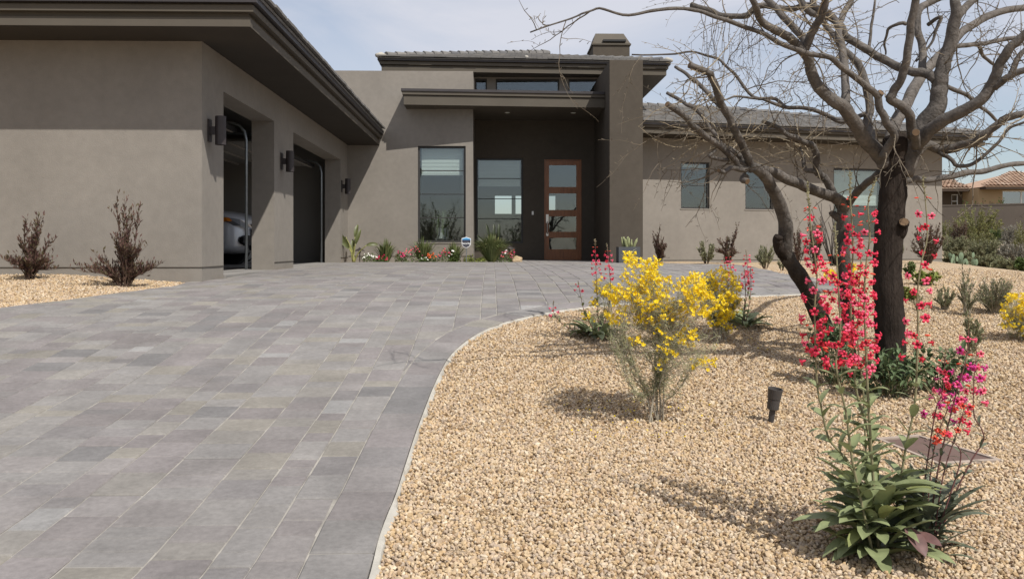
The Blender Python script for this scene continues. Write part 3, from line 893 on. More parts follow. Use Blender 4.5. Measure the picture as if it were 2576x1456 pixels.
tile_slope(groof, g10 - s * 0.05, e, s, (g11 - g10).length, 3, 1, 1.0, 0.0)

# right wing --------------------------------------------------------
def s_px(px, t=0.0):
    k = (px - CX) / FPX
    return (k * (W0.y + t * cW) - W0.x + t * sW) / (cW - k * sW)
SW1 = s_px(2370); SWF = 3.89
def wz(py, px, t=0.0): return CZ + (HY - py) / FPX * WL(s_px(px, t), t, 0).y
WA = (s_px(1713), s_px(1785), wz(525, 1750), wz(408, 1750)); WB = (s_px(1875), s_px(1946), wz(527, 1910), wz(415, 1910)); WC = (s_px(2097), s_px(2225), wz(597, 2160), wz(424, 2160))
w = MB(); wall_panel(w, WL, -0.2, SW1, 0.0, SWF, 0.30, [WA, WB, WC], 'a', 0.0)
w.box(WL, SW1 - 0.3, SW1 - 0.002, 0.301, 9, 0.0, SWF - 0.002); part(w, 'wing_wall', M['stucco'])
q = MB(); zsw = wz(654, 1800); q.box(WL, 0.25, SW1 + 0.008, -0.009, -0.0015, zsw - 0.006, zsw + 0.006); part(q, 'weep_screed', M['fascia'])
window(WL, *WA, 0.0, ((WA[2] + WA[3]) / 2,), wide=0.04, blind=WA[3] - 0.12); window(WL, *WB, 0.0, ((WB[2] + WB[3]) / 2,), wide=0.04)
window(WL, *WC, 0.0, ((WC[2] + WC[3]) / 2 - 0.1,), wide=0.05, blind=wz(516, 2160))
q = MB()
for o in (WA, WB, WC): q.box(WL, o[0] - 0.02, o[1] + 0.02, -0.012, 0.05, o[2] - 0.03, o[2] + 0.001)
part(q, 'window_sill', M['stucco'])
q = MB(); q.box(WL, 0.9, SW1 - 0.31, 3.6, 3.7, 0.7, SWF); q.box(WL, 0.9, SW1 - 0.31, 0.31, 3.6, 0.6, 0.7); q.box(WL, 0.9, SW1 - 0.31, 0.31, 3.6, SWF - 0.1, SWF - 0.01); q.box(WL, 0.8, 0.9, 0.31, 3.7, 0.6, SWF - 0.01); part(q, 'wing_interior', M['interior'])
WO, WE = 0.78, 0.72
def wlay(mb, o, z0, z1):
    pts = [WL(-0.40, -WO - o, 0).xy, WL(SW1 + WE + o, -WO - o, 0).xy, WL(SW1 + WE + o, 10 + o, 0).xy, WL(2.6, 10 + o, 0).xy, WL(1.0, 3.9, 0).xy]
    mb.prism([tuple(p) for p in pts], z0, z1)
q = MB(); wlay(q, 0.0, SWF + 0.001, SWF + 0.105); wroof = part(q, 'wing_roof', M['fascia'])
q = MB(); wlay(q, -0.012, SWF - 0.006, SWF + 0.0005); q.build('soffit', M['soffit'], wroof)
q = MB(); wlay(q, -0.03, SWF + 0.106, SWF + 0.14); wlay(q, 0.05, SWF + 0.141, SWF + 0.20); q.build('fascia_trim', M['fascia'], wroof)
q = MB(); wlay(q, 0.095, SWF + 0.201, SWF + 0.27); q.build('gutter', M['gutter'], wroof)
p00, p10, r0, r1 = hip_roof(WL, -0.40, SW1 + WE + 0.11, lambda a: -WO - 0.11, 9.0, SWF + 0.272, wroof, 4.9, (False, True))
e = (p10 - p00).normalized(); s = (r0 - p00 - e * (r0 - p00).dot(e)).normalized()
tile_slope(wroof, p00 - s * 0.04, e, s, (p10 - p00).length, 15, 5, 0.0, 1.0)
d = (r1 - p10).normalized(); k = 0.2; q = MB()
while k < (r1 - p10).length:
    c = p10 + d * k; q.tube([c + Vector((0, 0, 0.035)), c + d * 0.36 + Vector((0, 0, 0.02))], [0.10, 0.075], 7); k += 0.33
k = 0
while k < (r1 - r0).length:
    c = r0 + e * k; q.tube([c + Vector((0, 0, 0.03)), c + e * 0.36 + Vector((0, 0, 0.015))], [0.10, 0.08], 7); k += 0.33
q.build('hip_cap', M['roof_tile'], wroof)
q = MB(); q.tube([p10 - d * 0.03 + Vector((0, 0, 0.04)), p10 + d * 0.14 + Vector((0, 0, 0.05)), p10 + d * 0.3 + Vector((0, 0, 0.03))], [0.05, 0.075, 0.03], 8); q.build('hip_mortar', M['mortar'], wroof, smooth=True)

# ------------------------------------------------------------------ wall lamps on the garage face
def wall_lamp(px, py0, py1, label):
    # centre on the garage face plane a = 0, standing 0.13 m off it
    a = 0.15
    k = (px - CX) / FPX
    b = (C0.x + a * cT - k * (C0.y + a * sT)) / (k * cT + sT)
    Y = HL(a, b, 0).y
    z0, z1 = z_py(py1, Y), z_py(py0, Y); zm = (z0 + z1) / 2
    r = 0.068
    t = thing('wall_lamp', label, 'wall lamp', HL(0, b, zm), 'wall lamps between the garage bays')
    q = MB(); c = HL(a, b, z0); hh = z1 - z0
    q.lathe(c, (0, 0, 1), [(r - 0.012, 0.02), (r, 0), (r, hh), (r - 0.012, hh), (r - 0.012, hh - 0.05)], 20)
    q.build('shade', M['lamp'], t)
    q = MB(); q.box(HL, 0.002, 0.024, b - 0.055, b + 0.055, zm - 0.14, zm + 0.14); q.build('backplate', M['lamp'], t)
    q = MB(); q.box(HL, 0.0245, 0.092, b - 0.03, b + 0.03, zm - 0.05, zm + 0.05); q.build('arm', M['lamp'], t)
wall_lamp(555, 293, 365, 'dark cylindrical wall lamp beside the nearest garage bay, largest of the three')
wall_lamp(729.5, 380, 432.5, 'dark cylindrical wall lamp on the pier between the two garage bays')
wall_lamp(875, 450, 488, 'dark cylindrical wall lamp in the corner past the far garage bay, smallest of the three')
# ------------------------------------------------------------------ bare tree
M['bark'] = mat('smooth_grey_bark', (0.108, 0.097, 0.088), 0.88, 0.42, 11, (38, 0.9, 0.014), spec=0.12, var2=(0.25, 45, 5))
M['bark_old'] = mat('dark_fissured_bark', (0.032, 0.025, 0.021), 0.95, 0.45, 14, (26, 1.0, 0.03), spec=0.1, stretch=(1.5, 1.5, 0.28))
def bark_blend(m, old):
    """smooth grey bark turning to dark fissured bark low on the tree"""
    t = m.node_tree; N = t.nodes; K = t.links.new; b = N['Principled BSDF']
    geo = N.new('ShaderNodeNewGeometry'); sx = N.new('ShaderNodeSeparateXYZ'); K(geo.outputs['Position'], sx.inputs['Vector'])
    no = N.new('ShaderNodeTexNoise'); no.inputs['Scale'].default_value = 7; no.inputs['Detail'].default_value = 5; K(geo.outputs['Position'], no.inputs['Vector'])
    ma = N.new('ShaderNodeMath'); ma.operation = 'MULTIPLY_ADD'; ma.inputs[1].default_value = 0.9; K(no.outputs['Fac'], ma.inputs[0]); K(sx.outputs['Z'], ma.inputs[2])
    mr = N.new('ShaderNodeMapRange'); mr.inputs['From Min'].default_value = 1.20; mr.inputs['From Max'].default_value = 1.85; K(ma.outputs['Value'], mr.inputs['Value'])
    mx = N.new('ShaderNodeMix'); mx.data_type = 'RGBA'; mx.inputs['A'].default_value = (*old, 1)
    src = b.inputs['Base Color'].links[0].from_socket; K(mr.outputs['Result'], mx.inputs['Factor']); K(src, mx.inputs['B']); K(mx.outputs['Result'], b.inputs['Base Color'])
bark_blend(M['bark'], (0.034, 0.027, 0.022))
M['twig'] = mat('brown_twig_bark', (0.135, 0.112, 0.085), 0.9, 0.4, 12, spec=0.1)
M['twig_pale'] = mat('pale_dry_twig', (0.27, 0.225, 0.16), 0.9, 0.3, 20, spec=0.1)
M['cut'] = mat('cut_wood', (0.125, 0.080, 0.046), 0.9, 0.25, 40)
TZ = 5.65
def tp(zx, zy, z=0.0):          # traced point on the tree, z metres behind the trunk plane
    return P(1566 + zx / 2.55, zy / 2.55, TZ + z)
TREE = thing('tree', 'bare multi-trunked tree with pruned grey limbs standing in the gravel bed', 'tree', (P(2245, 935, TZ).x, TZ, gh(2.5, TZ)))
LIMBS = []
def limb(pts, w0, w1, name='limb', m='bark', z0=0.0, z1=0.0, sides=10, cutend=False, n=5, par=None, jag=0.010):
    k = len(pts)
    c = []
    for i, p in enumerate(pts):
        dz = p[2] if len(p) > 2 else z0 + (z1 - z0) * i / (k - 1)
        c.append(tp(p[0], p[1], dz))
    sp = spline(c, n)
    sp2 = []
    sd_ = R() * 50
    for i, p in enumerate(sp):
        a = jag * min(1, i / 3)
        sp2.append(p + Vector((mnoise.noise(Vector((i * 0.31, sd_, 0))), mnoise.noise(Vector((i * 0.31, sd_, 9))), mnoise.noise(Vector((i * 0.31, sd_, 17))))) * a)
    rr = []
    for i, p in enumerate(sp2):
        f = i / (len(sp2) - 1)
        wz_ = (w0 + (w1 - w0) * f) / 2.55 / FPX * p.y / 2
        wz_ *= 1 + 0.10 * mnoise.noise(Vector((i * 0.55, sd_ * 3, 4)))
        rr.append(wz_)
    mb = MB(); mb.tube(sp2, rr, sides, jit=0.035)
    if cutend:
        mb.mi = 1; d = (sp2[-1] - sp2[-2]).normalized(); u = d.orthogonal().normalized(); v = d.cross(u)
        mb.face([sp2[-1] + d * 0.002 + (u * math.cos(a) + v * math.sin(a)) * rr[-1] * 0.93 for a in [2 * math.pi * q / 10 for q in range(10)]])
    o = mb.build(name, [M[m], M['cut']], par or TREE, smooth=True)
    LIMBS.append((sp2, rr))
    return o

# trunks
base = TREE.location
trunk = limb([(1730, 2420), (1722, 2290), (1718, 2180), (1712, 1950), (1700, 1700), (1708, 1500), (1722, 1330), (1735, 1180), (1745, 1060), (1748, 960), (1750, 890)], 192, 152, 'trunk', 'bark_old', sides=16, n=4, jag=0.012)
limb([(1735, 1560), (1775, 1500), (1800, 1440), (1806, 1425)], 90, 62, 'stub', 'bark_old', 0, -0.10, cutend=True, par=TREE)
# leaning left stem and the middle stem, rooted behind the trunk
limb([(1330, 2180, .9), (1240, 1980, .85), (1180, 1840, .8), (1100, 1720, .75), (1048, 1630, .7), (1050, 1500, .65), (1030, 1370, .6), (980, 1250, .5), (930, 1160, .4), (870, 1090, .3), (820, 1075, .25)], 116, 64, 'trunk', 'bark')
limb([(1045, 1640, .7), (1010, 1600, .66), (995, 1545, .62), (1005, 1510, .60)], 85, 55, 'burl', 'bark_old')
limb([(1440, 2150, 1.2), (1432, 1960, 1.15), (1425, 1800, 1.1), (1412, 1600, 1.1), (1420, 1400, 1.1), (1408, 1310, 1.05), (1340, 1262, .95), (1190, 1205, .8), (1060, 1155, .6), (960, 1100, .45), (880, 1078, .3)], 92, 58, 'trunk', 'bark')
limb([(1400, 1330, 1.08), (1310, 1160, 1.0), (1250, 1105, .95), (1245, 1010, .9), (1222, 940, .85), (1150, 905, .8), (1060, 865, .75), (985, 810, .7), (900, 778, .65)], 55, 26)
limb([(1252, 1108, .95), (1175, 1080, .95), (1150, 975, 1.0), (1142, 935, 1.0)], 36, 16)
limb([(1432, 1330, 1.1), (1490, 1250, .9), (1560, 1180, .6), (1650, 1120, .25)], 52, 46)
limb([(1420, 1420, 1.1), (1360, 1380, 1.1), (1340, 1360, 1.1)], 60, 38, 'stub', cutend=True)
# limbs on the left stem
limb([(835, 1095, .27), (818, 1050, .25), (790, 980, .2), (742, 880, .12), (692, 770, .05), (642, 680, 0), (602, 580, -.08), (572, 490, -.12), (540, 462, -.15), (430, 418, -.22)], 58, 42, cutend=True)
limb([(800, 1085, .25), (745, 1070, .22), (715, 1020, .18), (642, 955, .1), (560, 895, .0), (455, 812, -.1), (400, 750, -.15), (288, 668, -.25)], 40, 38, cutend=True)
limb([(635, 930, .1), (565, 825, .2), (482, 712, .3), (415, 672, .35), (288, 595, .45)], 30, 22, cutend=True)
limb([(640, 690, .0), (600, 655, .05), (505, 555, .15), (432, 492, .2), (340, 430, .3)], 34, 20, cutend=True)
limb([(810, 1085, .25), (772, 1020, .3), (700, 968, .3), (602, 915, .3), (490, 850, .35), (440, 820, .35)], 46, 28)
limb([(800, 1120, .3), (772, 1150, .3), (800, 1165, .25)], 50, 40, 'stub', cutend=True)
limb([(790, 1092, .25), (700, 1080, .1), (650, 1105, .0), (618, 1095, -.05)], 32, 26, cutend=True)
limb([(790, 1060, .25), (700, 1030, .2), (625, 1022, .1), (562, 1000, .05), (600, 965, .05)], 30, 18)
# big limbs of the main crotch
limb([(1690, 1060, 0), (1640, 990, -.02), (1560, 900, -.1), (1485, 785, -.2), (1425, 695, -.28), (1340, 640, -.3), (1262, 560, -.32), (1212, 460, -.35), (1190, 375, -.38), (1130, 300, -.42), (1060, 240, -.48), (960, 180, -.55), (880, 120, -.6), (850, 40, -.7), (800, -60, -.75)], 105, 36)
limb([(1185, 300, -.4), (1130, 215, -.3), (1010, 85, -.2), (925, -5, -.1), (830, -110, 0)], 52, 34)
limb([(1165, 330, -.4), (1215, 215, -.45), (1262, 130, -.5), (1296, 40, -.55), (1310, -60, -.6)], 58, 44)
limb([(1430, 710, -.28), (1435, 560, -.1), (1415, 400, .05), (1392, 250, .15), (1388, 175, .2), (1430, 80, .3), (1480, -20, .4)], 56, 36)
limb([(1390, 190, .18), (1350, 110, .25), (1270, 60, .35), (1170, 40, .45), (1050, 60, .5), (940, 40, .6), (860, 45, .65), (780, 104, .7), (640, 100, .75), (540, 62, .8), (440, 35, .85)], 42, 36, cutend=True)
limb([(1640, 1010, .1), (1600, 890, .25), (1572, 780, .35), (1590, 680, .4), (1562, 560, .45), (1532, 440, .5), (1500, 395, .52), (1440, 345, .6), (1360, 240, .7), (1280, 130, .8), (1220, 0, .9)], 62, 34)
limb([(1670, 1010, -.1), (1700, 945, -.14), (1742, 868, -.2), (1692, 780, -.24), (1652, 690, -.26), (1642, 612, -.28), (1655, 596, -.29)], 56, 44, cutend=True)
limb([(1645, 625, -.28), (1600, 580, -.3), (1500, 505, -.35), (1400, 425, -.4), (1300, 362, -.45), (1100, 315, -.5), (900, 222, -.55), (700, 142, -.62), (560, 95, -.65), (430, 62, -.7), (260, 58, -.75), (150, 82, -.78), (0, 95, -.8), (-120, 62, -.85), (-215, 72, -.85), (-330, 118, -.85), (-590, 208, -.9)], 44, 9, n=4)
limb([(1700, 1000, .15), (1745, 800, .45), (1832, 650, .7), (1905, 500, .95), (1965, 430, 1.1), (2082, 310, 1.35), (2200, 192, 1.6), (2380, 92, 1.9), (2600, 45, 2.2)], 84, 40)
limb([(1880, 940, -.15), (1878, 865, -.25), (1882, 850, -.34)], 60, 50, 'stub', cutend=True)
limb([(1860, 880, -.1), (1842, 745, -.2), (1785, 680, -.25), (1712, 636, -.28), (1745, 580, -.3), (1802, 470, -.35), (1832, 300, -.4), (1862, 100, -.45), (1895, -60, -.5)], 62, 48)
limb([(1790, 1120, 0), (1860, 930, -.02), (1935, 800, -.05), (2012, 700, -.08), (2030, 600, -.1), (2038, 510, -.1), (2062, 400, -.1), (2110, 250, -.12), (2140, 110, -.15), (2138, 0, -.15), (2130, -90, -.15)], 140, 52, sides=12)
limb([(2012, 520, -.1), (1960, 478, -.05), (1890, 462, 0), (1790, 440, .1), (1650, 372, .2), (1550, 312, .25), (1445, 240, .3), (1400, 170, .32), (1330, 110, .35), (1190, 72, .4), (1110, -40, .45)], 60, 42)
limb([(2120, 160, -.13), (2170, 82, -.1), (2250, 0, 0), (2330, -90, .1)], 54, 40)
limb([(1915, 470, .0), (1925, 430, .05), (1922, 300, .15), (1890, 182, .2), (1905, 60, .25), (1990, 10, .3), (2100, -40, .35)], 52, 40)
limb([(1850, 1000, 0), (1920, 890, -.1), (2000, 808, -.2), (2130, 732, -.3), (2300, 640, -.4), (2392, 500, -.45), (2440, 380, -.5), (2520, 270, -.55), (2640, 170, -.6)], 92, 52)
limb([(2380, 565, -.44), (2470, 500, -.5), (2576, 450, -.55), (2680, 420, -.6)], 50, 36)
limb([(2480, 500, -.5), (2540, 372, -.5), (2600, 300, -.5)], 40, 30)
limb([(1880, 985, .0), (1950, 930, .02), (2050, 962, .0), (2200, 932, -.1), (2300, 882, -.2), (2400, 802, -.25), (2520, 742, -.3), (2680, 735, -.35)], 66, 42)
limb([(1800, 1165, .1), (1880, 1150, .15), (2000, 1152, .2), (2200, 1112, .3), (2350, 1092, .35), (2450, 1062, .4), (2600, 1048, .45)], 44, 30)
limb([(2030, 975, 0), (2090, 1010, -.05), (2150, 1062, -.1), (2250, 1050, -.1), (2400, 922, -.15), (2480, 822, -.15), (2600, 780, -.2)], 30, 16)
limb([(2070, 550, -.1), (2200, 612, .1), (2300, 690, .2), (2400, 772, .3), (2450, 800, .3)], 30, 16)
limb([(2120, 300, -.1), (2260, 286, .2), (2370, 270, .3), (2480, 246, .4), (2600, 250, .5)], 32, 26)
limb([(2290, 300, .22), (2320, 370, .3), (2400, 420, .4), (2470, 440, .45)], 26, 14)
limb([(1560, 730, .35), (1400, 782, .4), (1285, 722, .45), (1150, 692, .5), (1050, 690, .55), (982, 640, .6), (842, 622, .65), (742, 500, .7), (652, 412, .75), (562, 362, .8), (432, 332, .85), (300, 352, .9), (60, 350, 1.0)], 32, 10, n=4)
limb([(1040, 690, .55), (900, 640, .5), (760, 622, .45), (640, 640, .4)], 24, 10)
limb([(1960, 160, .3), (2040, 110, .2), (2010, 200, .2), (1970, 300, .2), (1880, 400, .2)], 26, 12)
limb([(1820, 155, -.3), (1760, 150, -.3), (1700, 200, -.25), (1680, 300, -.2), (1690, 350, -.2)], 26, 10)
limb([(1580, 320, .25), (1600, 150, .3), (1620, 0, .3)], 20, 14)
# drooping twigs with buds
tw = MB()
trng = random.Random(21)
def twig(p, d, length, r0, droop, depth=0):
    n = max(3, int(length / 0.045)); pts = [p]; rad = [r0]
    d = d.normalized()
    for i in range(n):
        d = (d + Vector((trng.uniform(-1, 1), trng.uniform(-1, 1), trng.uniform(-1, 1))) * 0.26 + Vector((0, 0, -droop))).normalized()
        pts.append(pts[-1] + d * (length / n)); rad.append(max(0.0009, r0 * (1 - 0.72 * (i + 1) / n)))
    tw.tube(pts, rad, 4, cap=False)
    for i in range(1, n):
        if trng.random() < 0.75:       # short spur with a bud
            s = Vector((trng.uniform(-1, 1), trng.uniform(-1, 1), trng.uniform(-.5, 1))).normalized()
            L_ = trng.uniform(.010, .026)
            tw.tube([pts[i], pts[i] + s * L_ * .5, pts[i] + s * L_, pts[i] + s * (L_ + .010)], [rad[i] * .7, .0012, .0026, 0.0008], 3, cap=False)
        if depth < 1 and trng.random() < 0.20:
            s = (d + Vector((trng.uniform(-1, 1), trng.uniform(-1, 1), trng.uniform(-1, 1)))).normalized()
            twig(pts[i], s, length * trng.uniform(.3, .6), rad[i] * .75, droop, depth + 1)
for (sp, rr) in LIMBS[3:]:
    for i in range(1, len(sp)):
        seg = (sp[i] - sp[i - 1]).length
        dens = 6.0 if rr[i] < 0.028 else 3.0
        if sp[i].z < 1.55 and sp[i].x > 2.1: dens *= 0.25
        if sp[i].z < 1.2: continue
        k = dens * seg * 1.15
        c = int(k) + (1 if trng.random() < k - int(k) else 0)
        for _ in range(c):
            t = (sp[i] - sp[i - 1]).normalized()
            o = Vector((trng.uniform(-1, 1), trng.uniform(-1, 1), trng.uniform(-1, 1)))
            o = (o - t * o.dot(t)).normalized()
            twig(sp[i - 1].lerp(sp[i], trng.random()) + o * rr[i] * 0.8, o + t * trng.uniform(-.2, .9), trng.uniform(.18, .70), trng.uniform(.0030, .0052), trng.uniform(-0.03, .10))
lsp, lrr = LIMBS[21]
for _ in range(16):
    i = trng.randrange(len(lsp) // 2, len(lsp) - 3)
    twig(lsp[i], Vector((trng.uniform(-.5, .2), trng.uniform(-.3, .3), -0.5)), trng.uniform(.3, .75), .0032, .22)
tw.build('twigs', M['twig'], TREE, kind='stuff'); tw = MB()
# denser old twig tangle low in the crown, in front of the wing roof, and long weepers at upper left
for _ in range(120):
    sp, rr = LIMBS[trng.choice((6, 7, 9, 11, 13, 14, 19, 22, 35))]
    i = trng.randrange(len(sp) // 3, len(sp))
    if sp[i].z < 1.62 or (2.3 < sp[i].x < 2.8 and sp[i].z < 2.0): continue
    twig(sp[i], Vector((trng.uniform(-1, 1), trng.uniform(-.6, .6), trng.uniform(-.3, .5))), trng.uniform(.22, .5), trng.uniform(.0032, .0058), trng.uniform(-.04, .06))
tw.build('dry_twigs', M['twig_pale'], TREE, kind='stuff')

# ------------------------------------------------------------------ shared leaf and flower shapes
def leaf_mesh(mb, fr, L_, Wd, curl=0.5, fold=0.25, n=5, tip=0.25):
    """fr maps (x, y, z) in leaf space; y runs along the leaf"""
    rows = []
    ang = 0.0; y = z = 0.0; stp = L_ / n
    for i in range(n + 1):
        f = i / n
        wv = Wd * (math.sin(math.pi * min(1, (f * 0.86 + 0.10))) ** 0.8) * (1 if f < 1 else 0)
        rows.append((y, z, wv))
        ang -= curl * stp / L_ * (0.5 + f)
        y += math.cos(ang) * stp; z += math.sin(ang) * stp
    vs = []
    for (yy, zz, wv) in rows:
        vs += [fr(-wv / 2, yy, zz + fold * wv / 2), fr(0, yy, zz), fr(wv / 2, yy, zz + fold * wv / 2)]
    fs = []
    for i in range(n):
        a = i * 3; fs += [(a, a + 1, a + 4, a + 3), (a + 1, a + 2, a + 5, a + 4)]
    mb.faces(vs, fs)
def frame_fn(o, y, zh, s=1.0):
    y = Vector(y).normalized(); z = Vector(zh); z = z - y * z.dot(y)
    if z.length < 1e-4: z = y.orthogonal()
    z.normalize(); x = y.cross(z); o = Vector(o)
    return lambda a, b, c: o + x * (a * s) + y * (b * s) + z * (c * s)
ID = lambda a, b, c: Vector((a, b, c))
def rnd(a=1.0): return Vector((U(-a, a), U(-a, a), U(-a, a)))

M['pen_leaf'] = mat('blue_green_leaf', (0.12, 0.17, 0.09), 0.5, 0.28, 18, (40, 0.25, 0.004), isl=[(0.155, 0.195, 0.080), (0.255, 0.290, 0.120), (0.210, 0.245, 0.130), (0.310, 0.330, 0.140)], spec=0.4, trans=0.18)
M['pen_leaf_y'] = mat('yellow_green_leaf', (0.25, 0.28, 0.11), 0.5, 0.25, 18, spec=0.4, trans=0.2)
M['pen_leaf_p'] = mat('purple_tinged_leaf', (0.14, 0.075, 0.070), 0.5, 0.35, 25, spec=0.4, trans=0.15)
M['pen_leaf_d'] = mat('dark_grey_green_leaf', (0.115, 0.132, 0.088), 0.5, 0.3, 18, (40, 0.25, 0.004), spec=0.4, trans=0.12)
M['stem_green'] = mat('pale_green_stem', (0.19, 0.175, 0.10), 0.6, 0.2, 12)
M['stem_red'] = mat('maroon_stem', (0.135, 0.060, 0.055), 0.6, 0.25, 12)
M['pet_red'] = mat('coral_red_petal', (0.74, 0.045, 0.105), 0.55, 0.2, 60, spec=0.3, trans=0.25)
M['pet_deep'] = mat('deep_coral_petal', (0.60, 0.028, 0.055), 0.55, 0.25, 60, spec=0.3, trans=0.25)
M['pet_pink'] = mat('rose_petal', (0.86, 0.130, 0.235), 0.55, 0.2, 60, spec=0.3, trans=0.25)
M['pet_magenta'] = mat('magenta_petal', (0.62, 0.055, 0.28), 0.55, 0.2, 60, spec=0.3, trans=0.25)
M['pet_orange'] = mat('orange_red_bud', (0.72, 0.090, 0.050), 0.55, 0.2, 60, spec=0.3, trans=0.2)
M['throat'] = mat('dark_red_throat', (0.22, 0.008, 0.025), 0.7)
def flower_mesh(name, petal, s=1.0):
    """tubular flower, mouth along +y, five flared lobes, dark throat"""
    mb = MB(); k = 10
    prof = [(0.0022, 0.0), (0.0038, 0.006), (0.0052, 0.013), (0.0062, 0.019)]
    mb.lathe((0, 0, 0), (0, 1, 0), [(r * s, h * s) for r, h in prof], 8, cap=False)
    mb.mi = 1
    mb.face([(math.cos(a) * .0058 * s, .0165 * s, math.sin(a) * .0058 * s) for a in [2 * math.pi * i / 8 for i in range(8)]])
    mb.mi = 0
    for i in range(5):
        a = 2 * math.pi * i / 5 + 0.3; l = 0.0150 if i else 0.0165
        def q(r, t, h): return (math.cos(a + t) * r * s, h * s, math.sin(a + t) * r * s)
        bk = U(-.001, .002)
        mb.faces([q(.0058, -.56, .0185), q(.0058, .56, .0185), q(.0122, .44, .0210 - bk), q(.0122, -.44, .0210 - bk), q(l, .20, .0175 - bk * 2), q(l, -.20, .0175 - bk * 2), q(.0105, 0, .0225)],
                 [(0, 1, 6), (1, 2, 6), (3, 0, 6), (2, 4, 6), (4, 5, 6), (5, 3, 6)])
    return mb.mesh(name, [petal, M['throat']])
def bud_mesh(name, m, s=1.0):
    mb = MB(); mb.lathe((0, 0, 0), (0, 1, 0), [(.0018 * s, 0), (.0036 * s, .006 * s), (.0042 * s, .014 * s), (.0024 * s, .020 * s), (.0006 * s, .023 * s)], 6)
    return mb.mesh(name, m)
FR = [flower_mesh('flower', M['pet_red'], 1.12), flower_mesh('flower', M['pet_pink'], 1.14), flower_mesh('flower', M['pet_deep'], 1.04), flower_mesh('flower', M['pet_red'], .95)]
FM = [flower_mesh('flower', M['pet_magenta'], 1.12), flower_mesh('flower', M['pet_pink'], 1.0)]
FO = [flower_mesh('flower', M['pet_orange'], .9), flower_mesh('flower', M['pet_red'], .95)]
BO = bud_mesh('bud', M['pet_orange']); BG = bud_mesh('bud', M['stem_green'], .7)
LM = {}
def leaf_variants(key, m, L_, Wd, k=4):
    LM[key] = []
    for i in range(k):
        mb = MB(); leaf_mesh(mb, ID, L_ * U(.9, 1.1), Wd * U(.85, 1.15), curl=U(.2, 1.15), fold=U(.15, .5), n=6)
        LM[key].append(mb.mesh('leaf', m, smooth=True))
leaf_variants('big', M['pen_leaf'], .185, .056, 6); leaf_variants('bigy', M['pen_leaf_y'], .165, .058, 3); leaf_variants('purple', M['pen_leaf_p'], .12, .064, 2)
leaf_variants('narrow', M['pen_leaf_d'], .165, .032, 5); leaf_variants('stem', M['pen_leaf'], .115, .040, 5)
def place(name, me, parent, o, y, zh, sc=1.0):
    return link(name, me, parent, o, quat_from(y, zh), sc)

def penstemon_stem(t, pts, r0, r1, m, fl0, fl1, flowers, node=0.036, per=(2, 4), buds=True, leaves='stem', lf0=0.08, lfsz=1.0, spread=0.034, fsc=1.0):
    """pts: world points; flowers between the fractions fl0..fl1 of the stem length"""
    sp = spline(pts, 8); n = len(sp)
    mb = MB(); mb.tube(sp, [r0 + (r1 - r0) * i / (n - 1) for i in range(n)], 7)
    acc = [0.0]
    for i in range(1, n): acc.append(acc[-1] + (sp[i] - sp[i - 1]).length)
    T = acc[-1]
    def at(f):
        d = f * T
        for i in range(1, n):
            if acc[i] >= d:
                k = (d - acc[i - 1]) / max(acc[i] - acc[i - 1], 1e-6)
                return sp[i - 1].lerp(sp[i], k), (sp[i] - sp[i - 1]).normalized()
        return sp[-1], (sp[-1] - sp[-2]).normalized()
    out = []
    f = fl0
    a0 = R() * 6
    while f < fl1:
        p, d = at(f); top = (f - fl0) / max(fl1 - fl0, .01)
        u = d.orthogonal().normalized(); v = d.cross(u)
        for k in range(random.randint(*per)):
            a = a0 + k * 2.1 + U(-.5, .5)
            o = (u * math.cos(a) + v * math.sin(a))
            ln = spread * (1 - .45 * top) * U(.6, 1.1)
            e = p + o * ln + d * ln * U(.3, .9)
            mb.tube([p, p + o * ln * .5 + d * ln * .15, e], [.0012, .0010, .0009], 4, cap=False)
            y = o + Vector((0, 0, U(-.45, .15))) + Vector((0, -0.35, 0))
            if buds and top > .86 and R() < .75: out.append(('bud', BO, e, y, 1.0 - .35 * top))
            elif buds and R() < .10: out.append(('bud', BO, e, y, .9))
            else: out.append(('flower', random.choice(flowers), e, y, U(.85, 1.12) * (1 - .18 * top) * fsc))
        f += node / T * U(.75, 1.3); a0 += 1.3
    f = fl1
    while buds and f < 1.0:
        p, d = at(f)
        for k in range(3):
            o = (d * .8 + rnd(.8)).normalized(); out.append(('bud', BG, p, o, .8))
        f += .012 / T
    st = mb.build('stem', m, t, smooth=True)
    for (nm, me_, e, y, sc) in out: place(nm, me_, t, e, y, (0, 0, 1), sc)
    if leaves:
        f = lf0; a = R() * 3
        while f < fl0 - .02:
            p, d = at(f); u = d.orthogonal().normalized(); v = d.cross(u); a += 1.57 + U(-.3, .3)
            for sg in (0, math.pi):
                o = u * math.cos(a + sg) + v * math.sin(a + sg)
                me_ = random.choice(LM[leaves])
                place('leaf', me_, t, p, o + d * U(.5, 1.2), d, lfsz * (1.2 - .62 * f / max(fl0, .01)) * U(.8, 1.15))
            f += .052 / T * U(.8, 1.25)
PZ = 3.10
red_base = P(2200, 1378, PZ)
RED = thing('penstemon', 'tall red flowering penstemon with broad blue-green leaves in the near gravel', 'flowering plant', Vector((red_base.x, red_base.y, gh(red_base.x, red_base.y) - 0.03)))
def pp(l, dz): return [P(x, y, PZ + dz) for x, y in l]
penstemon_stem(RED, pp([(2196, 1385), (2159, 1217), (2122, 1148), (2085, 1102), (2066, 1023), (2055, 960), (2050, 820), (2050, 760), (2055, 693), (2040, 572), (2035, 511), (2031, 463)], .02), .0052, .0018, M['stem_green'], .52, .93, FR, node=.030, per=(2, 4))
penstemon_stem(RED, pp([(2194, 1385), (2145, 1162), (2129, 1042), (2103, 917), (2114, 834), (2106, 673), (2102, 600), (2100, 560)], -.08), .0050, .0018, M['stem_green'], .56, .90, FR, node=.031, per=(2, 4))
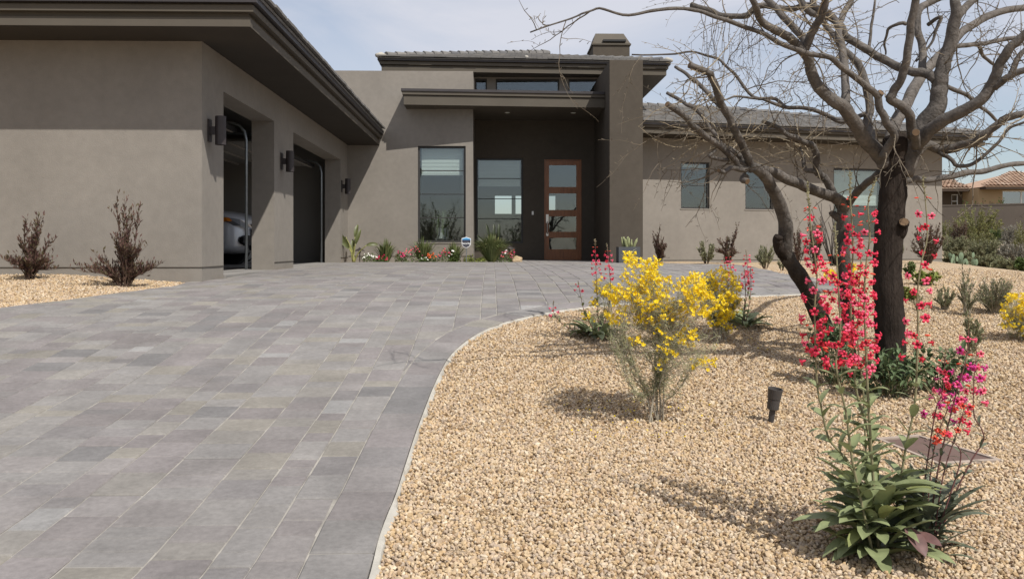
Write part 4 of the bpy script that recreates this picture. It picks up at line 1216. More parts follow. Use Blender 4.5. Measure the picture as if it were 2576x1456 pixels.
penstemon_stem(RED, pp([(2204, 1385), (2186, 1106), (2156, 991), (2143, 852), (2140, 720), (2146, 620), (2139, 500), (2138, 437)], .06), .0054, .0018, M['stem_green'], .50, .94, FR, node=.031, per=(2, 4))
penstemon_stem(RED, pp([(2210, 1385), (2193, 1152), (2182, 968), (2176, 806), (2174, 740), (2178, 673), (2188, 592), (2184, 511), (2205, 447)], .0), .0056, .0018, M['stem_green'], .48, .93, FR, node=.031, per=(2, 4))
penstemon_stem(RED, pp([(2206, 1385), (2180, 1150), (2172, 990), (2158, 860), (2160, 760), (2166, 650)], .10), .0044, .0016, M['stem_green'], .60, .97, FR, node=.033, per=(2, 3))
penstemon_stem(RED, pp([(2240, 1385), (2262, 1230), (2279, 1125), (2302, 1005), (2309, 829), (2308, 740), (2318, 660), (2332, 600), (2330, 531), (2321, 443)], .04), .0050, .0018, M['stem_green'], .50, .95, FR, node=.050, per=(2, 3), spread=.040)
gz = lambda x, y: gh(x, y) - 0.02
for i in range(84):
    a = U(0, 2 * math.pi); r = U(.0, .075)
    o = Vector((RED.location.x + math.cos(a) * r, RED.location.y + math.sin(a) * r, 0)); o.z = gz(o.x, o.y) + (U(0, .10) if i < 50 else U(.08, .24))
    y = Vector((math.cos(a), math.sin(a), U(.2, 1.9) if i > 30 else U(-.05, .45)))
    k = 'bigy' if R() < .24 else 'big'
    place('leaf', random.choice(LM[k]), RED, o, y, (0, 0, 1), U(.75, 1.35))
for (px, py, yv, sc) in ((2282, 1345, (.15, -.8, -.45), 1.0), (2300, 1360, (.6, -.7, -.1), .8)):
    place('leaf', random.choice(LM['purple']), RED, P(px, py - 18, PZ - .12), yv, (0, -.6, 1), sc)
pk = P(2330, 1385, PZ + .02)
PINK = thing('penstemon', 'magenta and pink flowering penstemon with thin maroon stems beside the taller red one', 'flowering plant', Vector((pk.x, pk.y, gh(pk.x, pk.y) - 0.03)))
penstemon_stem(PINK, pp([(2318, 1390), (2322, 1245), (2353, 1037), (2372, 985), (2378, 875)], .05), .0034, .0012, M['stem_red'], .66, .94, FO + FM, node=.040, leaves='narrow', lfsz=.5, spread=.024, fsc=.85)
penstemon_stem(PINK, pp([(2330, 1390), (2360, 1180), (2399, 1014), (2431, 898), (2438, 797)], .0), .0036, .0012, M['stem_red'], .60, .95, FM, node=.040, leaves='narrow', lfsz=.55, spread=.026)
penstemon_stem(PINK, pp([(2340, 1390), (2390, 1245), (2417, 1152), (2403, 1115), (2365, 1101), (2356, 1080)], -.05), .0032, .0012, M['stem_red'], .88, .99, FO, node=.02, leaves='narrow', lfsz=.45, lf0=.1, buds=False, spread=.02)
penstemon_stem(PINK, pp([(2350, 1390), (2395, 1260), (2440, 1165), (2473, 1110), (2470, 1080), (2450, 1041), (2450, 960), (2456, 890), (2452, 850)], .03), .0034, .0012, M['stem_red'], .70, .95, FM, node=.038, leaves='narrow', lfsz=.5, spread=.026)
penstemon_stem(PINK, pp([(2345, 1390), (2372, 1200), (2410, 1080), (2430, 1010)], -.02), .0030, .0012, M['stem_red'], .80, .99, FO, node=.03, per=(2, 3), leaves='narrow', lfsz=.5, spread=.024, buds=False)
penstemon_stem(PINK, pp([(2325, 1390), (2340, 1200), (2357, 1100), (2390, 1010), (2402, 930)], .08), .0030, .0012, M['stem_red'], .72, .96, FO + FM, node=.038, leaves='narrow', lfsz=.5, spread=.022)
for i in range(80):
    a = U(0, 2 * math.pi); r = U(.0, .08)
    o = Vector((PINK.location.x + math.cos(a) * r, PINK.location.y + math.sin(a) * r, 0)); o.z = gz(o.x, o.y) + U(0, .15)
    y = Vector((math.cos(a) + .25, math.sin(a), U(.5, 2.4) if i > 26 else U(0, .4)))
    place('leaf', random.choice(LM['narrow']), PINK, o, y, (0, 0, 1), U(.55, 1.25))

# small red penstemons farther back
def small_pen(label, base_px, stems, ros, zoff=0.0, seed=0):
    b = G(*base_px); Z = b.y
    t = thing('penstemon', label, 'flowering plant', Vector((b.x, b.y, b.z - .03)), 'small red penstemons by the drive')
    for (l, f0) in stems:
        pts = [P(x, y, Z + U(-.06, .06)) for x, y in l]
        penstemon_stem(t, pts, .0042, .0016, M['stem_red'], f0, .93, FR, node=.035, per=(2, 3), leaves='stem', lfsz=.62, spread=.026, fsc=.9)
    for i in range(ros):
        a = U(0, 2 * math.pi); r = U(0, .10)
        o = Vector((b.x + math.cos(a) * r, b.y + math.sin(a) * r, 0)); o.z = gz(o.x, o.y) + U(0, .05)
        place('leaf', random.choice(LM['big' if i % 3 else 'narrow']), t, o, Vector((math.cos(a), math.sin(a), U(.1, 1.0))), (0, 0, 1), U(.8, 1.3))
small_pen('low penstemon with grey-green rosette and sparse red spikes left of the yellow bush', (1502, 842), [
    ([(1506, 838), (1504, 790), (1500, 700), (1497, 602)], .62), ([(1512, 838), (1530, 780), (1536, 729), (1533, 680), (1527, 614)], .60),
    ([(1496, 838), (1478, 800), (1469, 781), (1460, 740), (1454, 706)], .82), ([(1490, 840), (1460, 833), (1437, 828), (1408, 808), (1393, 785), (1392, 756)], .78)], 44)
small_pen('upright penstemon with red spikes and leafy base right of the yellow bush', (1874, 814), [
    ([(1872, 812), (1876, 760), (1886, 720), (1882, 690), (1877, 628)], .55), ([(1868, 812), (1875, 741), (1874, 700), (1872, 676)], .62), ([(1876, 812), (1886, 760), (1889, 720), (1888, 675)], .60)], 30)
small_pen('penstemon with two short red spikes rising behind the rear yellow bush', (1846, 800), [
    ([(1838, 796), (1827, 702), (1824, 672), (1821, 650)], .58), ([(1846, 796), (1844, 709), (1838, 670), (1832, 634)], .62)], 12)
# ------------------------------------------------------------------ yellow flowering bushes
M['yel'] = mat('golden_yellow_petal', (0.85, 0.58, 0.015), 0.5, 0.12, 50, spec=0.3, trans=0.25, isl=[(0.80, 0.55, 0.010), (0.90, 0.71, 0.025), (0.87, 0.63, 0.016)])
M['senna_leaf'] = mat('grey_green_needle_leaf', (0.17, 0.18, 0.095), 0.6, 0.2, 20, isl=[(0.16, 0.175, 0.085), (0.26, 0.265, 0.150), (0.33, 0.315, 0.19)], trans=0.2)
M['senna_stem'] = mat('grey_twiggy_stem', (0.29, 0.26, 0.205), 0.85, 0.3, 20)
def yflower(s=1.0):
    mb = MB(); mb.lathe((0, 0, 0), (0, 1, 0), [(.002 * s, -.008 * s), (.003 * s, 0)], 5, cap=False)
    for i in range(5):
        a = 2 * math.pi * i / 5
        def q(r, t, h): return (math.cos(a + t) * r * s, h * s, math.sin(a + t) * r * s)
        mb.faces([q(.002, 0, 0), q(.0105, -.55, .006), q(.0150, -.22, .010), q(.0150, .22, .010), q(.0105, .55, .006), q(.0095, 0, .003)], [(0, 1, 5), (1, 2, 5), (2, 3, 5), (3, 4, 5), (4, 0, 5)])
    return mb.mesh('flower', M['yel'])
YF = [yflower(1.0), yflower(1.15), yflower(.85)]
def yellow_bush(label, base_px, blobs, Z=None, bare=(), nstem=9, single=True, leafn=1500, dz=.22, fs=1.0):
    b = G(*base_px) if Z is None else P(base_px[0], base_px[1], Z)
    Z = b.y
    t = thing('yellow_bush', label, 'flowering bush', Vector((b.x, b.y, b.z - .03)), 'yellow flowering bushes')
    tg = []
    for (px, py, rx, ry, n) in blobs:
        for i in range(int(n * 1.35)):
            a, r = U(0, 2 * math.pi), math.sqrt(R())
            tg.append(P(px + rx * r * math.cos(a), py + ry * r * math.sin(a), Z + U(-dz, dz)))
    tb = []
    for (px, py, rx, ry, n) in bare:
        for i in range(n):
            a, r = U(0, 2 * math.pi), math.sqrt(R())
            tb.append(P(px + rx * r * math.cos(a), py + ry * r * math.sin(a), Z + U(-dz, dz)))
    # stems fan out of the base, forking towards the flower clusters
    st = MB(); ends = []
    for i in range(nstem):
        e = random.choice(tb if tb and i % 3 == 0 else tg); o = Vector((b.x + U(-.05, .05), b.y + U(-.04, .04), b.z - .03))
        mid = o.lerp(e, .45) + Vector((U(-.05, .05), U(-.05, .05), U(-.02, .06)))
        sp = spline([o, o.lerp(mid, .4) + Vector((0, 0, .05)), mid, e], 5)
        st.tube(sp, [.0046 - .0034 * k / (len(sp) - 1) for k in range(len(sp))], 5, cap=False); ends += sp[5:]
    tips = []
    for e in random.sample(tg, min(len(tg), 420)) + tb:
        s = min(random.sample(ends, min(14, len(ends))), key=lambda q: (q - e).length + (0.3 if q.z > e.z else 0))
        sp = spline([s, s.lerp(e, .5) + rnd(.03), e], 3)
        st.tube(sp, [.0015, .0013, .0012, .0011, .0010, .0009, .0008][:len(sp)], 3, cap=False); tips += sp
    st.build('stem', M['senna_stem'], t)
    lf = MB()
    for i in range(leafn):
        p = random.choice(tips if i % 4 else ends[len(ends) // 3:] or ends) + rnd(.018)
        d = (rnd() + Vector((0, 0, .5))).normalized(); L_ = U(.025, .055); w = U(.0009, .0015)
        x = d.orthogonal().normalized() * w; m_ = p + d * L_ * .5 + rnd(.006)
        lf.faces([p - x, p + x, m_ + x, m_ - x, p + d * L_], [(0, 1, 2, 3), (3, 2, 4)])
    lf.build('leaves', M['senna_leaf'], t, kind='stuff')
    fl = MB(); c = 0
    for i, p in enumerate(tg):
        y = (rnd() + Vector((0, -.5, .55))).normalized(); me_ = random.choice(YF)
        for k in range(4):
            q = p + (rnd(.026) if k else Vector((0, 0, 0)))
            if single and c < 290:
                place('flower', me_, t, q, y, rnd(), U(.85, 1.15) * fs); c += 1
            else:
                f = frame_fn(q, y, rnd(), U(.85, 1.15) * fs)
                fl.faces([f(*v.co) for v in me_.vertices], [tuple(p_.vertices) for p_ in me_.polygons])
            y = (y + rnd(.8)).normalized()
    if fl.f: fl.build('flowers', M['yel'], t, kind='stuff')
    return t
yellow_bush('large yellow flowering bush with bare grey lower stems in the near gravel', (1648, 1046), [
    (1590, 655, 28, 18, 13), (1640, 672, 28, 22, 14), (1580, 735, 40, 16, 14), (1612, 700, 46, 26, 22), (1655, 720, 40, 30, 22), (1610, 760, 60, 26, 24), (1660, 775, 60, 30, 34), (1740, 720, 40, 30, 30),
    (1775, 760, 55, 34, 34), (1700, 790, 60, 24, 16), (1552, 800, 26, 18, 12), (1545, 745, 20, 18, 10), (1625, 800, 34, 20, 14), (1690, 840, 50, 20, 12), (1600, 850, 30, 14, 5), (1730, 850, 24, 22, 8), (1680, 880, 20, 14, 5), (1650, 915, 34, 10, 2), (1775, 912, 28, 9, 7)], nstem=13, leafn=7000, fs=.74, bare=[(1545, 850, 26, 50, 24), (1600, 890, 50, 40, 22), (1690, 890, 50, 40, 22), (1770, 880, 40, 45, 26), (1650, 850, 80, 40, 34), (1800, 840, 20, 40, 12)])
yellow_bush('yellow flowering bush standing behind the large one, at the edge of the drive', (1808, 846), [
    (1832, 768, 30, 36, 60), (1805, 800, 28, 22, 26), (1785, 740, 36, 34, 34), (1815, 700, 44, 24, 38), (1845, 735, 20, 22, 14), (1830, 822, 20, 10, 8), (1745, 725, 24, 30, 14)], nstem=9, leafn=5200, single=False, dz=.2, fs=.80)
yellow_bush('small yellow flower stalks growing through the low penstemon', (1520, 838), [
    (1515, 725, 26, 22, 14), (1500, 765, 18, 14, 5), (1540, 745, 14, 18, 5), (1480, 797, 18, 8, 6)], nstem=6, leafn=900, fs=.85, single=False, dz=.1)
yellow_bush('yellow bush on the slope at the right edge of the photo', (2580, 850), [
    (2560, 775, 40, 34, 50), (2590, 810, 40, 40, 40), (2535, 810, 20, 26, 14)], Z=6.9, nstem=9, leafn=3500, single=False, fs=.85, dz=.15)
yellow_bush('little yellow-flowered shrub behind the red penstemon, between the tree trunks', (2118, 735), [
    (2090, 690, 16, 12, 12), (2148, 690, 16, 26, 20), (2120, 705, 30, 14, 8)], Z=9.6, nstem=6, leafn=700, single=False, dz=.15)

# ------------------------------------------------------------------ shrubs
def shrub_mats():
    M['hop'] = mat('dark_purplish_leaf', (0.080, 0.045, 0.036), 0.6, 0.2, 20, isl=[(0.060, 0.030, 0.028), (0.100, 0.052, 0.042), (0.080, 0.072, 0.032), (0.125, 0.072, 0.054), (0.080, 0.038, 0.036)], spec=0.3, trans=0.15)
    M['hop_stem'] = mat('brown_shrub_stem', (0.085, 0.055, 0.040), 0.9, 0.2, 20)
    M['sage'] = mat('grey_green_sage_leaf', (0.12, 0.135, 0.085), 0.8, 0.2, 20, isl=[(0.150, 0.160, 0.085), (0.250, 0.250, 0.150), (0.200, 0.200, 0.110)], trans=0.3)
    M['olive'] = mat('olive_leaf', (0.13, 0.135, 0.040), 0.75, 0.2, 20, isl=[(0.125, 0.135, 0.045), (0.235, 0.230, 0.090), (0.185, 0.185, 0.065)], trans=0.3)
    M['grn'] = mat('mid_green_leaf', (0.075, 0.115, 0.030), 0.65, 0.2, 20, isl=[(0.050, 0.085, 0.022), (0.105, 0.145, 0.040), (0.075, 0.115, 0.030)], trans=0.2)
    M['lime'] = mat('yellow_green_succulent_leaf', (0.20, 0.23, 0.050), 0.6, 0.2, 20, isl=[(0.14, 0.175, 0.035), (0.24, 0.265, 0.065)], trans=0.2)
    M['grey'] = mat('ash_grey_leaf', (0.15, 0.145, 0.12), 0.85, 0.2, 20, isl=[(0.165, 0.165, 0.13), (0.28, 0.26, 0.22), (0.22, 0.21, 0.175)], trans=0.25)
    M['sagefront'] = mat('soft_green_sage_leaf', (0.085, 0.125, 0.055), 0.65, 0.25, 20, isl=[(0.060, 0.095, 0.040), (0.120, 0.165, 0.080), (0.090, 0.130, 0.060)], spec=0.3, trans=0.2)
shrub_mats()
def leaf_quad(lf, p, d, L_, w):
    x = d.cross(rnd()).normalized() * w
    m_ = p + d * L_ * .5
    lf.faces([p, m_ - x, p + d * L_, m_ + x], [(0, 1, 2, 3)])
def shrub(name, label, cat, base, hgt, wid, lm, nst=14, nlf=900, ll=.05, lw=.008, up=.9, shape=None, group=None, spread=1.0, stemm='hop_stem', droop=0.0, sr=.006):
    """upright many-stemmed shrub; leaves follow the branchlets"""
    b = Vector(base)
    t = thing(name, label, cat, Vector((b.x, b.y, b.z - .03)), group)
    st = MB(); lf = MB(); br = []
    for i in range(nst):
        a = U(0, 2 * math.pi); o = b + Vector((math.cos(a) * wid * .08, math.sin(a) * wid * .08, -.03))
        if shape:
            sx, sz, sw = random.choices(shape, [s_[2] for s_ in shape])[0]
            e = b + Vector((sx * wid + U(-1, 1) * .12 * wid, U(-.35, .35) * wid, sz * hgt * U(.85, 1.0)))
        else:
            k = R(); e = b + Vector((math.cos(a) * wid * .5 * spread * (1.05 - .5 * k) * U(.6, 1), math.sin(a) * wid * .5 * spread * U(.6, 1), hgt * (.25 + .75 * k)))
        sp = spline([o, o.lerp(e, .5) + Vector((0, 0, hgt * .06)) + rnd(.04 * wid), e], 5)
        st.tube(sp, [sr * (1 - .8 * q / (len(sp) - 1)) for q in range(len(sp))], 4, cap=False)
        for j in range(2, len(sp)):
            br.append((sp[j - 1], sp[j], j / len(sp)))
            for _ in range(2):
                d = ((sp[j] - sp[j - 1]).normalized() + rnd(.65) + Vector((0, 0, up * .6))).normalized(); ln = U(.08, .2) * hgt
                q = sp[j] + d * ln; st.tube([sp[j], q], [sr * .35, sr * .15], 3, cap=False); br.append((sp[j], q, 1))
    for i in range(nlf):
        p0, p1, f = random.choice(br); p = p0.lerp(p1, R())
        d = ((p1 - p0).normalized() * .6 + rnd(1) + Vector((0, 0, up - droop))).normalized()
        leaf_quad(lf, p, d, ll * U(.6, 1.25), lw * U(.7, 1.3))
    st.build('stem', M[stemm], t); lf.build('leaves', M[lm], t, kind='stuff')
    return t
def on(px, py, Z=None):
    if Z is None: return G(px, py)
    x = (px - CX) / FPX * Z
    return Vector((x, Z, gh(x, Z)))
gb = G(76, 698); shrub('hop_bush', 'dark reddish upright shrub against the garage wall, leftmost of the two there', 'shrub', (gb.x, gb.y, gb.z), .86, .44, 'hop', 26, 3000, .056, .0080, 1.1, [(-.05, 1.0, 1), (-.2, .82, 1.5), (.1, .75, 2), (.22, .72, 1.2), (.0, .5, 2), (.3, .5, 1.5), (-.2, .35, 2), (.5, .22, 2), (-.4, .2, 2), (.1, .2, 2), (-.2, .12, 2), (.3, .10, 2)], 'dark reddish shrubs by the walls')
gb = G(312, 716); shrub('hop_bush', 'dark reddish shrub with one tall leader against the garage wall, nearer the bay', 'shrub', (gb.x, gb.y, gb.z), .98, .62, 'hop', 30, 3300, .056, .0080, 1.1, [(-.02, 1.0, 1.6), (.05, .9, 1), (.22, .75, 1), (-.2, .64, .9), (.1, .5, 2.5), (-.05, .45, 2.5), (.3, .4, 2), (-.25, .3, 2), (.45, .2, 1.5), (-.6, .17, 1.6), (-.35, .15, 3), (.1, .2, 3), (.25, .12, 3), (-.15, .12, 3)], 'dark reddish shrubs by the walls')
Zw = 20.6
shrub('hop_bush', 'dark reddish shrub against the wing wall right of the entry pillar', 'shrub', on(1660, 655, 20.7), .86, .48, 'hop', 22, 1700, .06, .0105, 1.0, [(.1, 1, 1), (-.2, .7, 1), (.3, .6, 1), (-.3, .45, 1), (.1, .4, 2), (.1, .15, 2)], 'dark reddish shrubs by the walls', sr=.009)
shrub('hop_bush', 'dark reddish shrub leaning right below the middle wing window', 'shrub', on(1832, 660, 19.6), .82, .62, 'hop', 26, 2000, .06, .0105, .9, [(.4, 1, 1), (.3, .8, 1), (.1, .6, 1.5), (-.2, .55, 1), (-.4, .3, 1), (.2, .25, 2), (0, .15, 2)], 'dark reddish shrubs by the walls', sr=.009)
shrub('hop_bush', 'dark reddish shrub behind the ocotillo at the wing wall', 'shrub', on(2050, 664, 19.8), 1.0, .5, 'hop', 18, 1300, .06, .0105, .9, None, 'dark reddish shrubs by the walls', sr=.009)
shrub('hop_bush', 'dark reddish shrub seen between the leaning trunk and the wing wall', 'shrub', on(2008, 664, 19.6), .8, .35, 'hop', 12, 700, .06, .0105, .9, None, 'dark reddish shrubs by the walls', sr=.009)
shrub('hop_bush', 'dark reddish shrub at the far right corner of the wing', 'shrub', on(2335, 662, 21.2), .92, .8, 'hop', 30, 2300, .065, .011, .8, None, 'dark reddish shrubs by the walls', sr=.009)
shrub('green_shrub', 'small pale green shrub between the two dark shrubs at the wing wall', 'shrub', on(1777, 661, 19.6), .42, .5, 'sage', 20, 1000, .06, .013, .8, None, 'small shrubs at the wing wall', sr=.006)
shrub('green_shrub', 'thin spiky grey-green plant at the wing wall left of the leaning trunk', 'shrub', on(1925, 678, 16), .36, .36, 'sage', 16, 500, .09, .010, 1.3, None, 'small shrubs at the wing wall', sr=.005)
shrub('green_shrub', 'tiny sprig plant beside the leaning trunk at the gravel edge', 'shrub', on(1968, 686, 14.5), .26, .22, 'sage', 8, 160, .06, .006, 1.2, None, 'small shrubs at the wing wall', sr=.004)
shrub('green_shrub', 'small weedy plant at the wing wall right of the main trunk', 'shrub', on(2262, 655, 21.0), .4, .35, 'sage', 9, 200, .07, .008, 1.0, None, 'small shrubs at the wing wall', sr=.005)
# sage round the trunk foot: broad soft leaves
def leafy_mound(name, label, cat, base, wid, hgt, lm, n, L_, w, group=None, nst=18, dep=None, single=False):
    b = Vector(base); t = thing(name, label, cat, Vector((b.x, b.y, b.z - .03)), group); st = MB(); lf = MB(); dep = dep or wid
    for i in range(nst):
        a = U(0, 2 * math.pi); r = math.sqrt(R())
        e = b + Vector((math.cos(a) * wid * .5 * r, math.sin(a) * dep * .5 * r, hgt * (1 - .55 * r * r) * U(.7, 1.05)))
        o = b.lerp(Vector((e.x, e.y, b.z)), .3); o.z = b.z - .03
        sp = spline([o, o.lerp(e, .5) + rnd(.02), e], 3); st.tube(sp, [.0035 * (1 - .7 * q / (len(sp) - 1)) for q in range(len(sp))], 4, cap=False)
        for j in range(int(n / nst)):
            f = math.sqrt(R()); k = f * (len(sp) - 1); q = sp[int(k)].lerp(sp[min(int(k) + 1, len(sp) - 1)], k - int(k))
            y = (rnd() + Vector((0, 0, .25))).normalized()
            leaf_mesh(lf, frame_fn(q, y, (0, 0, 1)), L_ * U(.6, 1.2), w * U(.7, 1.2), curl=U(.1, .9), fold=.3, n=3)
    st.build('stem', M['stem_green'], t); lf.build('leaves', M[lm], t, kind='stuff')
    return t
leafy_mound('sage_plant', 'leafy green sage growing round the foot of the main trunk', 'plant', on(2235, 972, 5.32), .62, .30, 'sagefront', 520, .062, .028, 'sage plants under the tree', 34, .34)
leafy_mound('sage_plant', 'leafy green sage left of the main trunk, behind the red penstemon', 'plant', on(2110, 950, 5.6), .50, .50, 'sagefront', 380, .062, .028, 'sage plants under the tree', 26, .3)
leafy_mound('sage_plant', 'taller green sage right of the main trunk, behind the magenta flowers', 'plant', on(2372, 965, 5.4), .52, .34, 'sagefront', 330, .062, .028, 'sage plants under the tree', 24, .3)
leafy_mound('round_shrub', 'bright yellow-green round shrub on the mound right of the trunk', 'shrub', on(2328, 712), .34, .17, 'lime', 700, .05, .030, 'yellow-green mounds right of the trunk', 40)
leafy_mound('round_shrub', 'smaller yellow-green mound close to the trunk', 'shrub', on(2286, 748), .20, .11, 'lime', 360, .045, .026, 'yellow-green mounds right of the trunk', 24)
leafy_mound('round_shrub', 'dark green low shrub on the gravel just below the wing corner', 'shrub', on(2290, 688), .26, .18, 'grn', 300, .05, .024, None, 20)
shrub('desert_shrub', 'thin grey-green upright shrub on the mound, in front of the crest', 'shrub', on(2432, 786), .40, .24, 'sage', 16, 800, .034, .0050, 1.0, [(.05, 1, 1.5), (-.15, .7, 1), (.3, .6, 1), (-.1, .4, 2), (.25, .3, 1)], 'grey-green desert shrubs on the mound', stemm='senna_stem')
shrub('desert_shrub', 'sparse grey-green shrub left of the upright one on the mound', 'shrub', on(2378, 772), .17, .22, 'sage', 16, 700, .034, .0055, 1.0, None, 'grey-green desert shrubs on the mound', stemm='senna_stem')
shrub('desert_shrub', 'dense grey twiggy dome shrub beside the yellow bush on the slope', 'shrub', on(2502, 780), .27, .36, 'sage', 60, 2600, .032, .0045, .5, None, 'grey-green desert shrubs on the mound', spread=1.1, stemm='senna_stem')
shrub('desert_shrub', 'slender sage stalk behind the magenta flowers', 'shrub', on(2440, 885), .30, .15, 'sage', 9, 700, .036, .007, 1.1, None, 'grey-green desert shrubs on the mound', sr=.003, stemm='senna_stem')
shrub('desert_shrub', 'faint low sprig with orange buds right of the trunk', 'shrub', on(2310, 775), .13, .2, 'sage', 9, 150, .03, .005, .8, None, 'grey-green desert shrubs on the mound', sr=.003)

# far desert vegetation beyond the crest of the mound
far = [  # px, top py, distance, width in px, leaf material, label
    (2462, 520, 46, 125, 'olive', 'large round olive-green bush before the neighbour\'s garden wall'),
    (2390, 553, 44, 60, 'olive', 'olive bush at the corner of the wing, left of the largest one'),
    (2414, 559, 41, 40, 'hop', 'dark brown bush between the two olive bushes'),
    (2585, 557, 34, 60, 'olive', 'olive bush cut by the right edge of the photo'),
    (2545, 566, 42, 50, 'grey', 'grey bush below the garden wall, right of the largest olive bush'),
    (2503, 577, 44, 36, 'grn', 'small green bush at the foot of the largest olive bush'),
    (2470, 584, 37, 76, 'limey', 'spiky yellow-green plant on the slope under the olive bush'),
    (2402, 594, 34, 74, 'sage', 'sage-green bush beside the wing corner, upper one'),
    (2478, 603, 32, 96, 'sage', 'sage-green bush in the middle of the desert slope'),
    (2548, 607, 31, 70, 'grey', 'pale grey bush on the desert slope below the bare patch'),
    (2412, 634, 26, 80, 'sage', 'low sage bush just behind the prickly pear'),
    (2484, 645, 25, 90, 'sage', 'low sage bush right of the prickly pear'),
    (2542, 651, 23.5, 84, 'sage', 'low sage bush along the gravel crest near the right edge'),
    (2578, 676, 20, 50, 'grn', 'green bush along the gravel crest at the right edge'),
]
M['limey'] = mat('dry_yellow_green_leaf', (0.19, 0.19, 0.075), 0.8, 0.2, 20, isl=[(0.13, 0.14, 0.05), (0.24, 0.23, 0.10)], trans=0.2)
for (px, pyt, Z, wpx, lm, lab) in far:
    x = (px - CX) / FPX * Z; zt_ = CZ + (HY - pyt) / FPX * Z; wd = wpx / FPX * Z
    shrub('desert_bush', lab, 'bush', (x, Z, gh(x, Z)), max(.3, zt_ - gh(x, Z)) * .92, wd, lm, 70, 5600, .05 + .030 * wd, .011 + .0055 * wd, .5, None, 'desert bushes beyond the gravel mound', spread=1.1, sr=.010, stemm='senna_stem')
# prickly pear
M['pad'] = mat('blue_green_cactus_pad', (0.15, 0.20, 0.13), 0.7, 0.15, 12, spec=0.2)
pb = on(2420, 660, 24); pt = thing('prickly_pear', 'pale prickly pear cactus at the crest of the gravel mound', 'cactus', (pb.x, pb.y, pb.z - .03))
for i in range(15):
    x0, z0 = U(-.35, .35), (0 if i < 8 else U(.08, .22))
    r = U(.045, .085); q = MB(); nrm_ = Vector((U(-.7, .7), -1, 0)).normalized(); o = pb + Vector((x0, U(-.2, .2), z0 + r * 1.1))
    ax = nrm_; u_ = Vector((0, 0, 1)); v_ = ax.cross(u_)
    vs_ = [o + ax * .012, o - ax * .012]; n_ = 12
    for k in range(n_):
        a = 2 * math.pi * k / n_; vs_.append(o + u_ * math.cos(a) * r * 1.4 + v_ * math.sin(a) * r * (1 - .15 * math.cos(a)))
    q.faces(vs_, [(0, 2 + k, 2 + (k + 1) % n_) for k in range(n_)] + [(1, 2 + (k + 1) % n_, 2 + k) for k in range(n_)]); q.build('pad', M['pad'], pt)
# ocotillo canes behind the leaning trunk
ob = on(2095, 670, 17.5); ot = thing('ocotillo', 'bare grey ocotillo with thin upright canes behind the leaning trunk', 'cactus', (ob.x, ob.y, ob.z - .03))
for i in range(11):
    e = P(U(2035, 2125), U(500, 560), 17.5 + U(-.6, .6)); q = MB()
    sp = spline([ob + Vector((U(-.06, .06), U(-.06, .06), -.03)), ob.lerp(e, .5) + Vector((U(-.08, .08), 0, .05)), e], 6)
    q.tube(sp, [.016 - .010 * k / (len(sp) - 1) for k in range(len(sp))], 5, jit=.2); q.build('cane', M['bark'], ot)

# ------------------------------------------------------------------ planting bed below the tall window
M['blade'] = mat('strap_leaf', (0.10, 0.13, 0.045), 0.5, 0.2, 10, isl=[(0.065, 0.095, 0.030), (0.140, 0.165, 0.060), (0.105, 0.135, 0.048), (0.20, 0.19, 0.085)], spec=0.35, trans=0.2)
M['bop'] = mat('banana_like_leaf', (0.080, 0.095, 0.030), 0.45, 0.3, 12, isl=[(0.045, 0.060, 0.020), (0.120, 0.130, 0.045)], spec=0.4, trans=0.15)
M['bop_dark'] = mat('very_dark_strap_leaf', (0.028, 0.036, 0.016), 0.5, 0.3, 12, spec=0.3)
M['bop_stalk'] = mat('yellow_green_stalk', (0.24, 0.24, 0.085), 0.5, 0.2, 10)
BZ = 20.72
def bed(px, dz=0.0):
    Z = BZ + dz; x = (px - CX) / FPX * Z
    return Vector((x, Z, gh(x, Z) - .02))
def clump(label, px, hgt, wid, n, dz=0.0, group='strap-leaved clumps under the tall window'):
    b = bed(px, dz); t = thing('strap_leaf_clump', label, 'plant', b, group); mb = MB()
    for i in range(n):
        a = U(0, 2 * math.pi); k = R() ** .7; o = b + Vector((math.cos(a) * .06, math.sin(a) * .06, 0))
        out = wid * .5 * k; top = hgt * (1.02 - .35 * k) * U(.75, 1.05)
        e = b + Vector((math.cos(a) * out, math.sin(a) * out * .8, top)); m_ = o.lerp(e, .55) + Vector((0, 0, top * .18 + .02))
        if R() < .3 * k: e.z -= top * .25
        sp = spline([o, m_, e], 4); s_ = Vector((-math.sin(a), math.cos(a), 0)); s_ = (s_ + rnd(.4)).normalized()
        w = U(.012, .022); vs = []; fs = []
        for j, p in enumerate(sp):
            f = j / (len(sp) - 1); ww = w * (1 - f * .92); vs += [p - s_ * ww, p + s_ * ww]
        for j in range(len(sp) - 1): fs.append((2 * j, 2 * j + 1, 2 * j + 3, 2 * j + 2))
        mb.faces(vs, fs)
    mb.build('leaves', M['blade'], t, kind='stuff')
clump('thin strap-leaved clump at the left end of the planting bed', 970, .62, .80, 130, .05)
clump('strap-leaved clump with arching leaves under the left of the tall window', 1065, .66, 1.0, 150)
clump('small strap-leaved clump left of the shield sign', 1142, .54, .8, 130, .05)
clump('largest and brightest strap-leaved clump, right of the shield sign', 1236, .74, 1.15, 480, -.15)
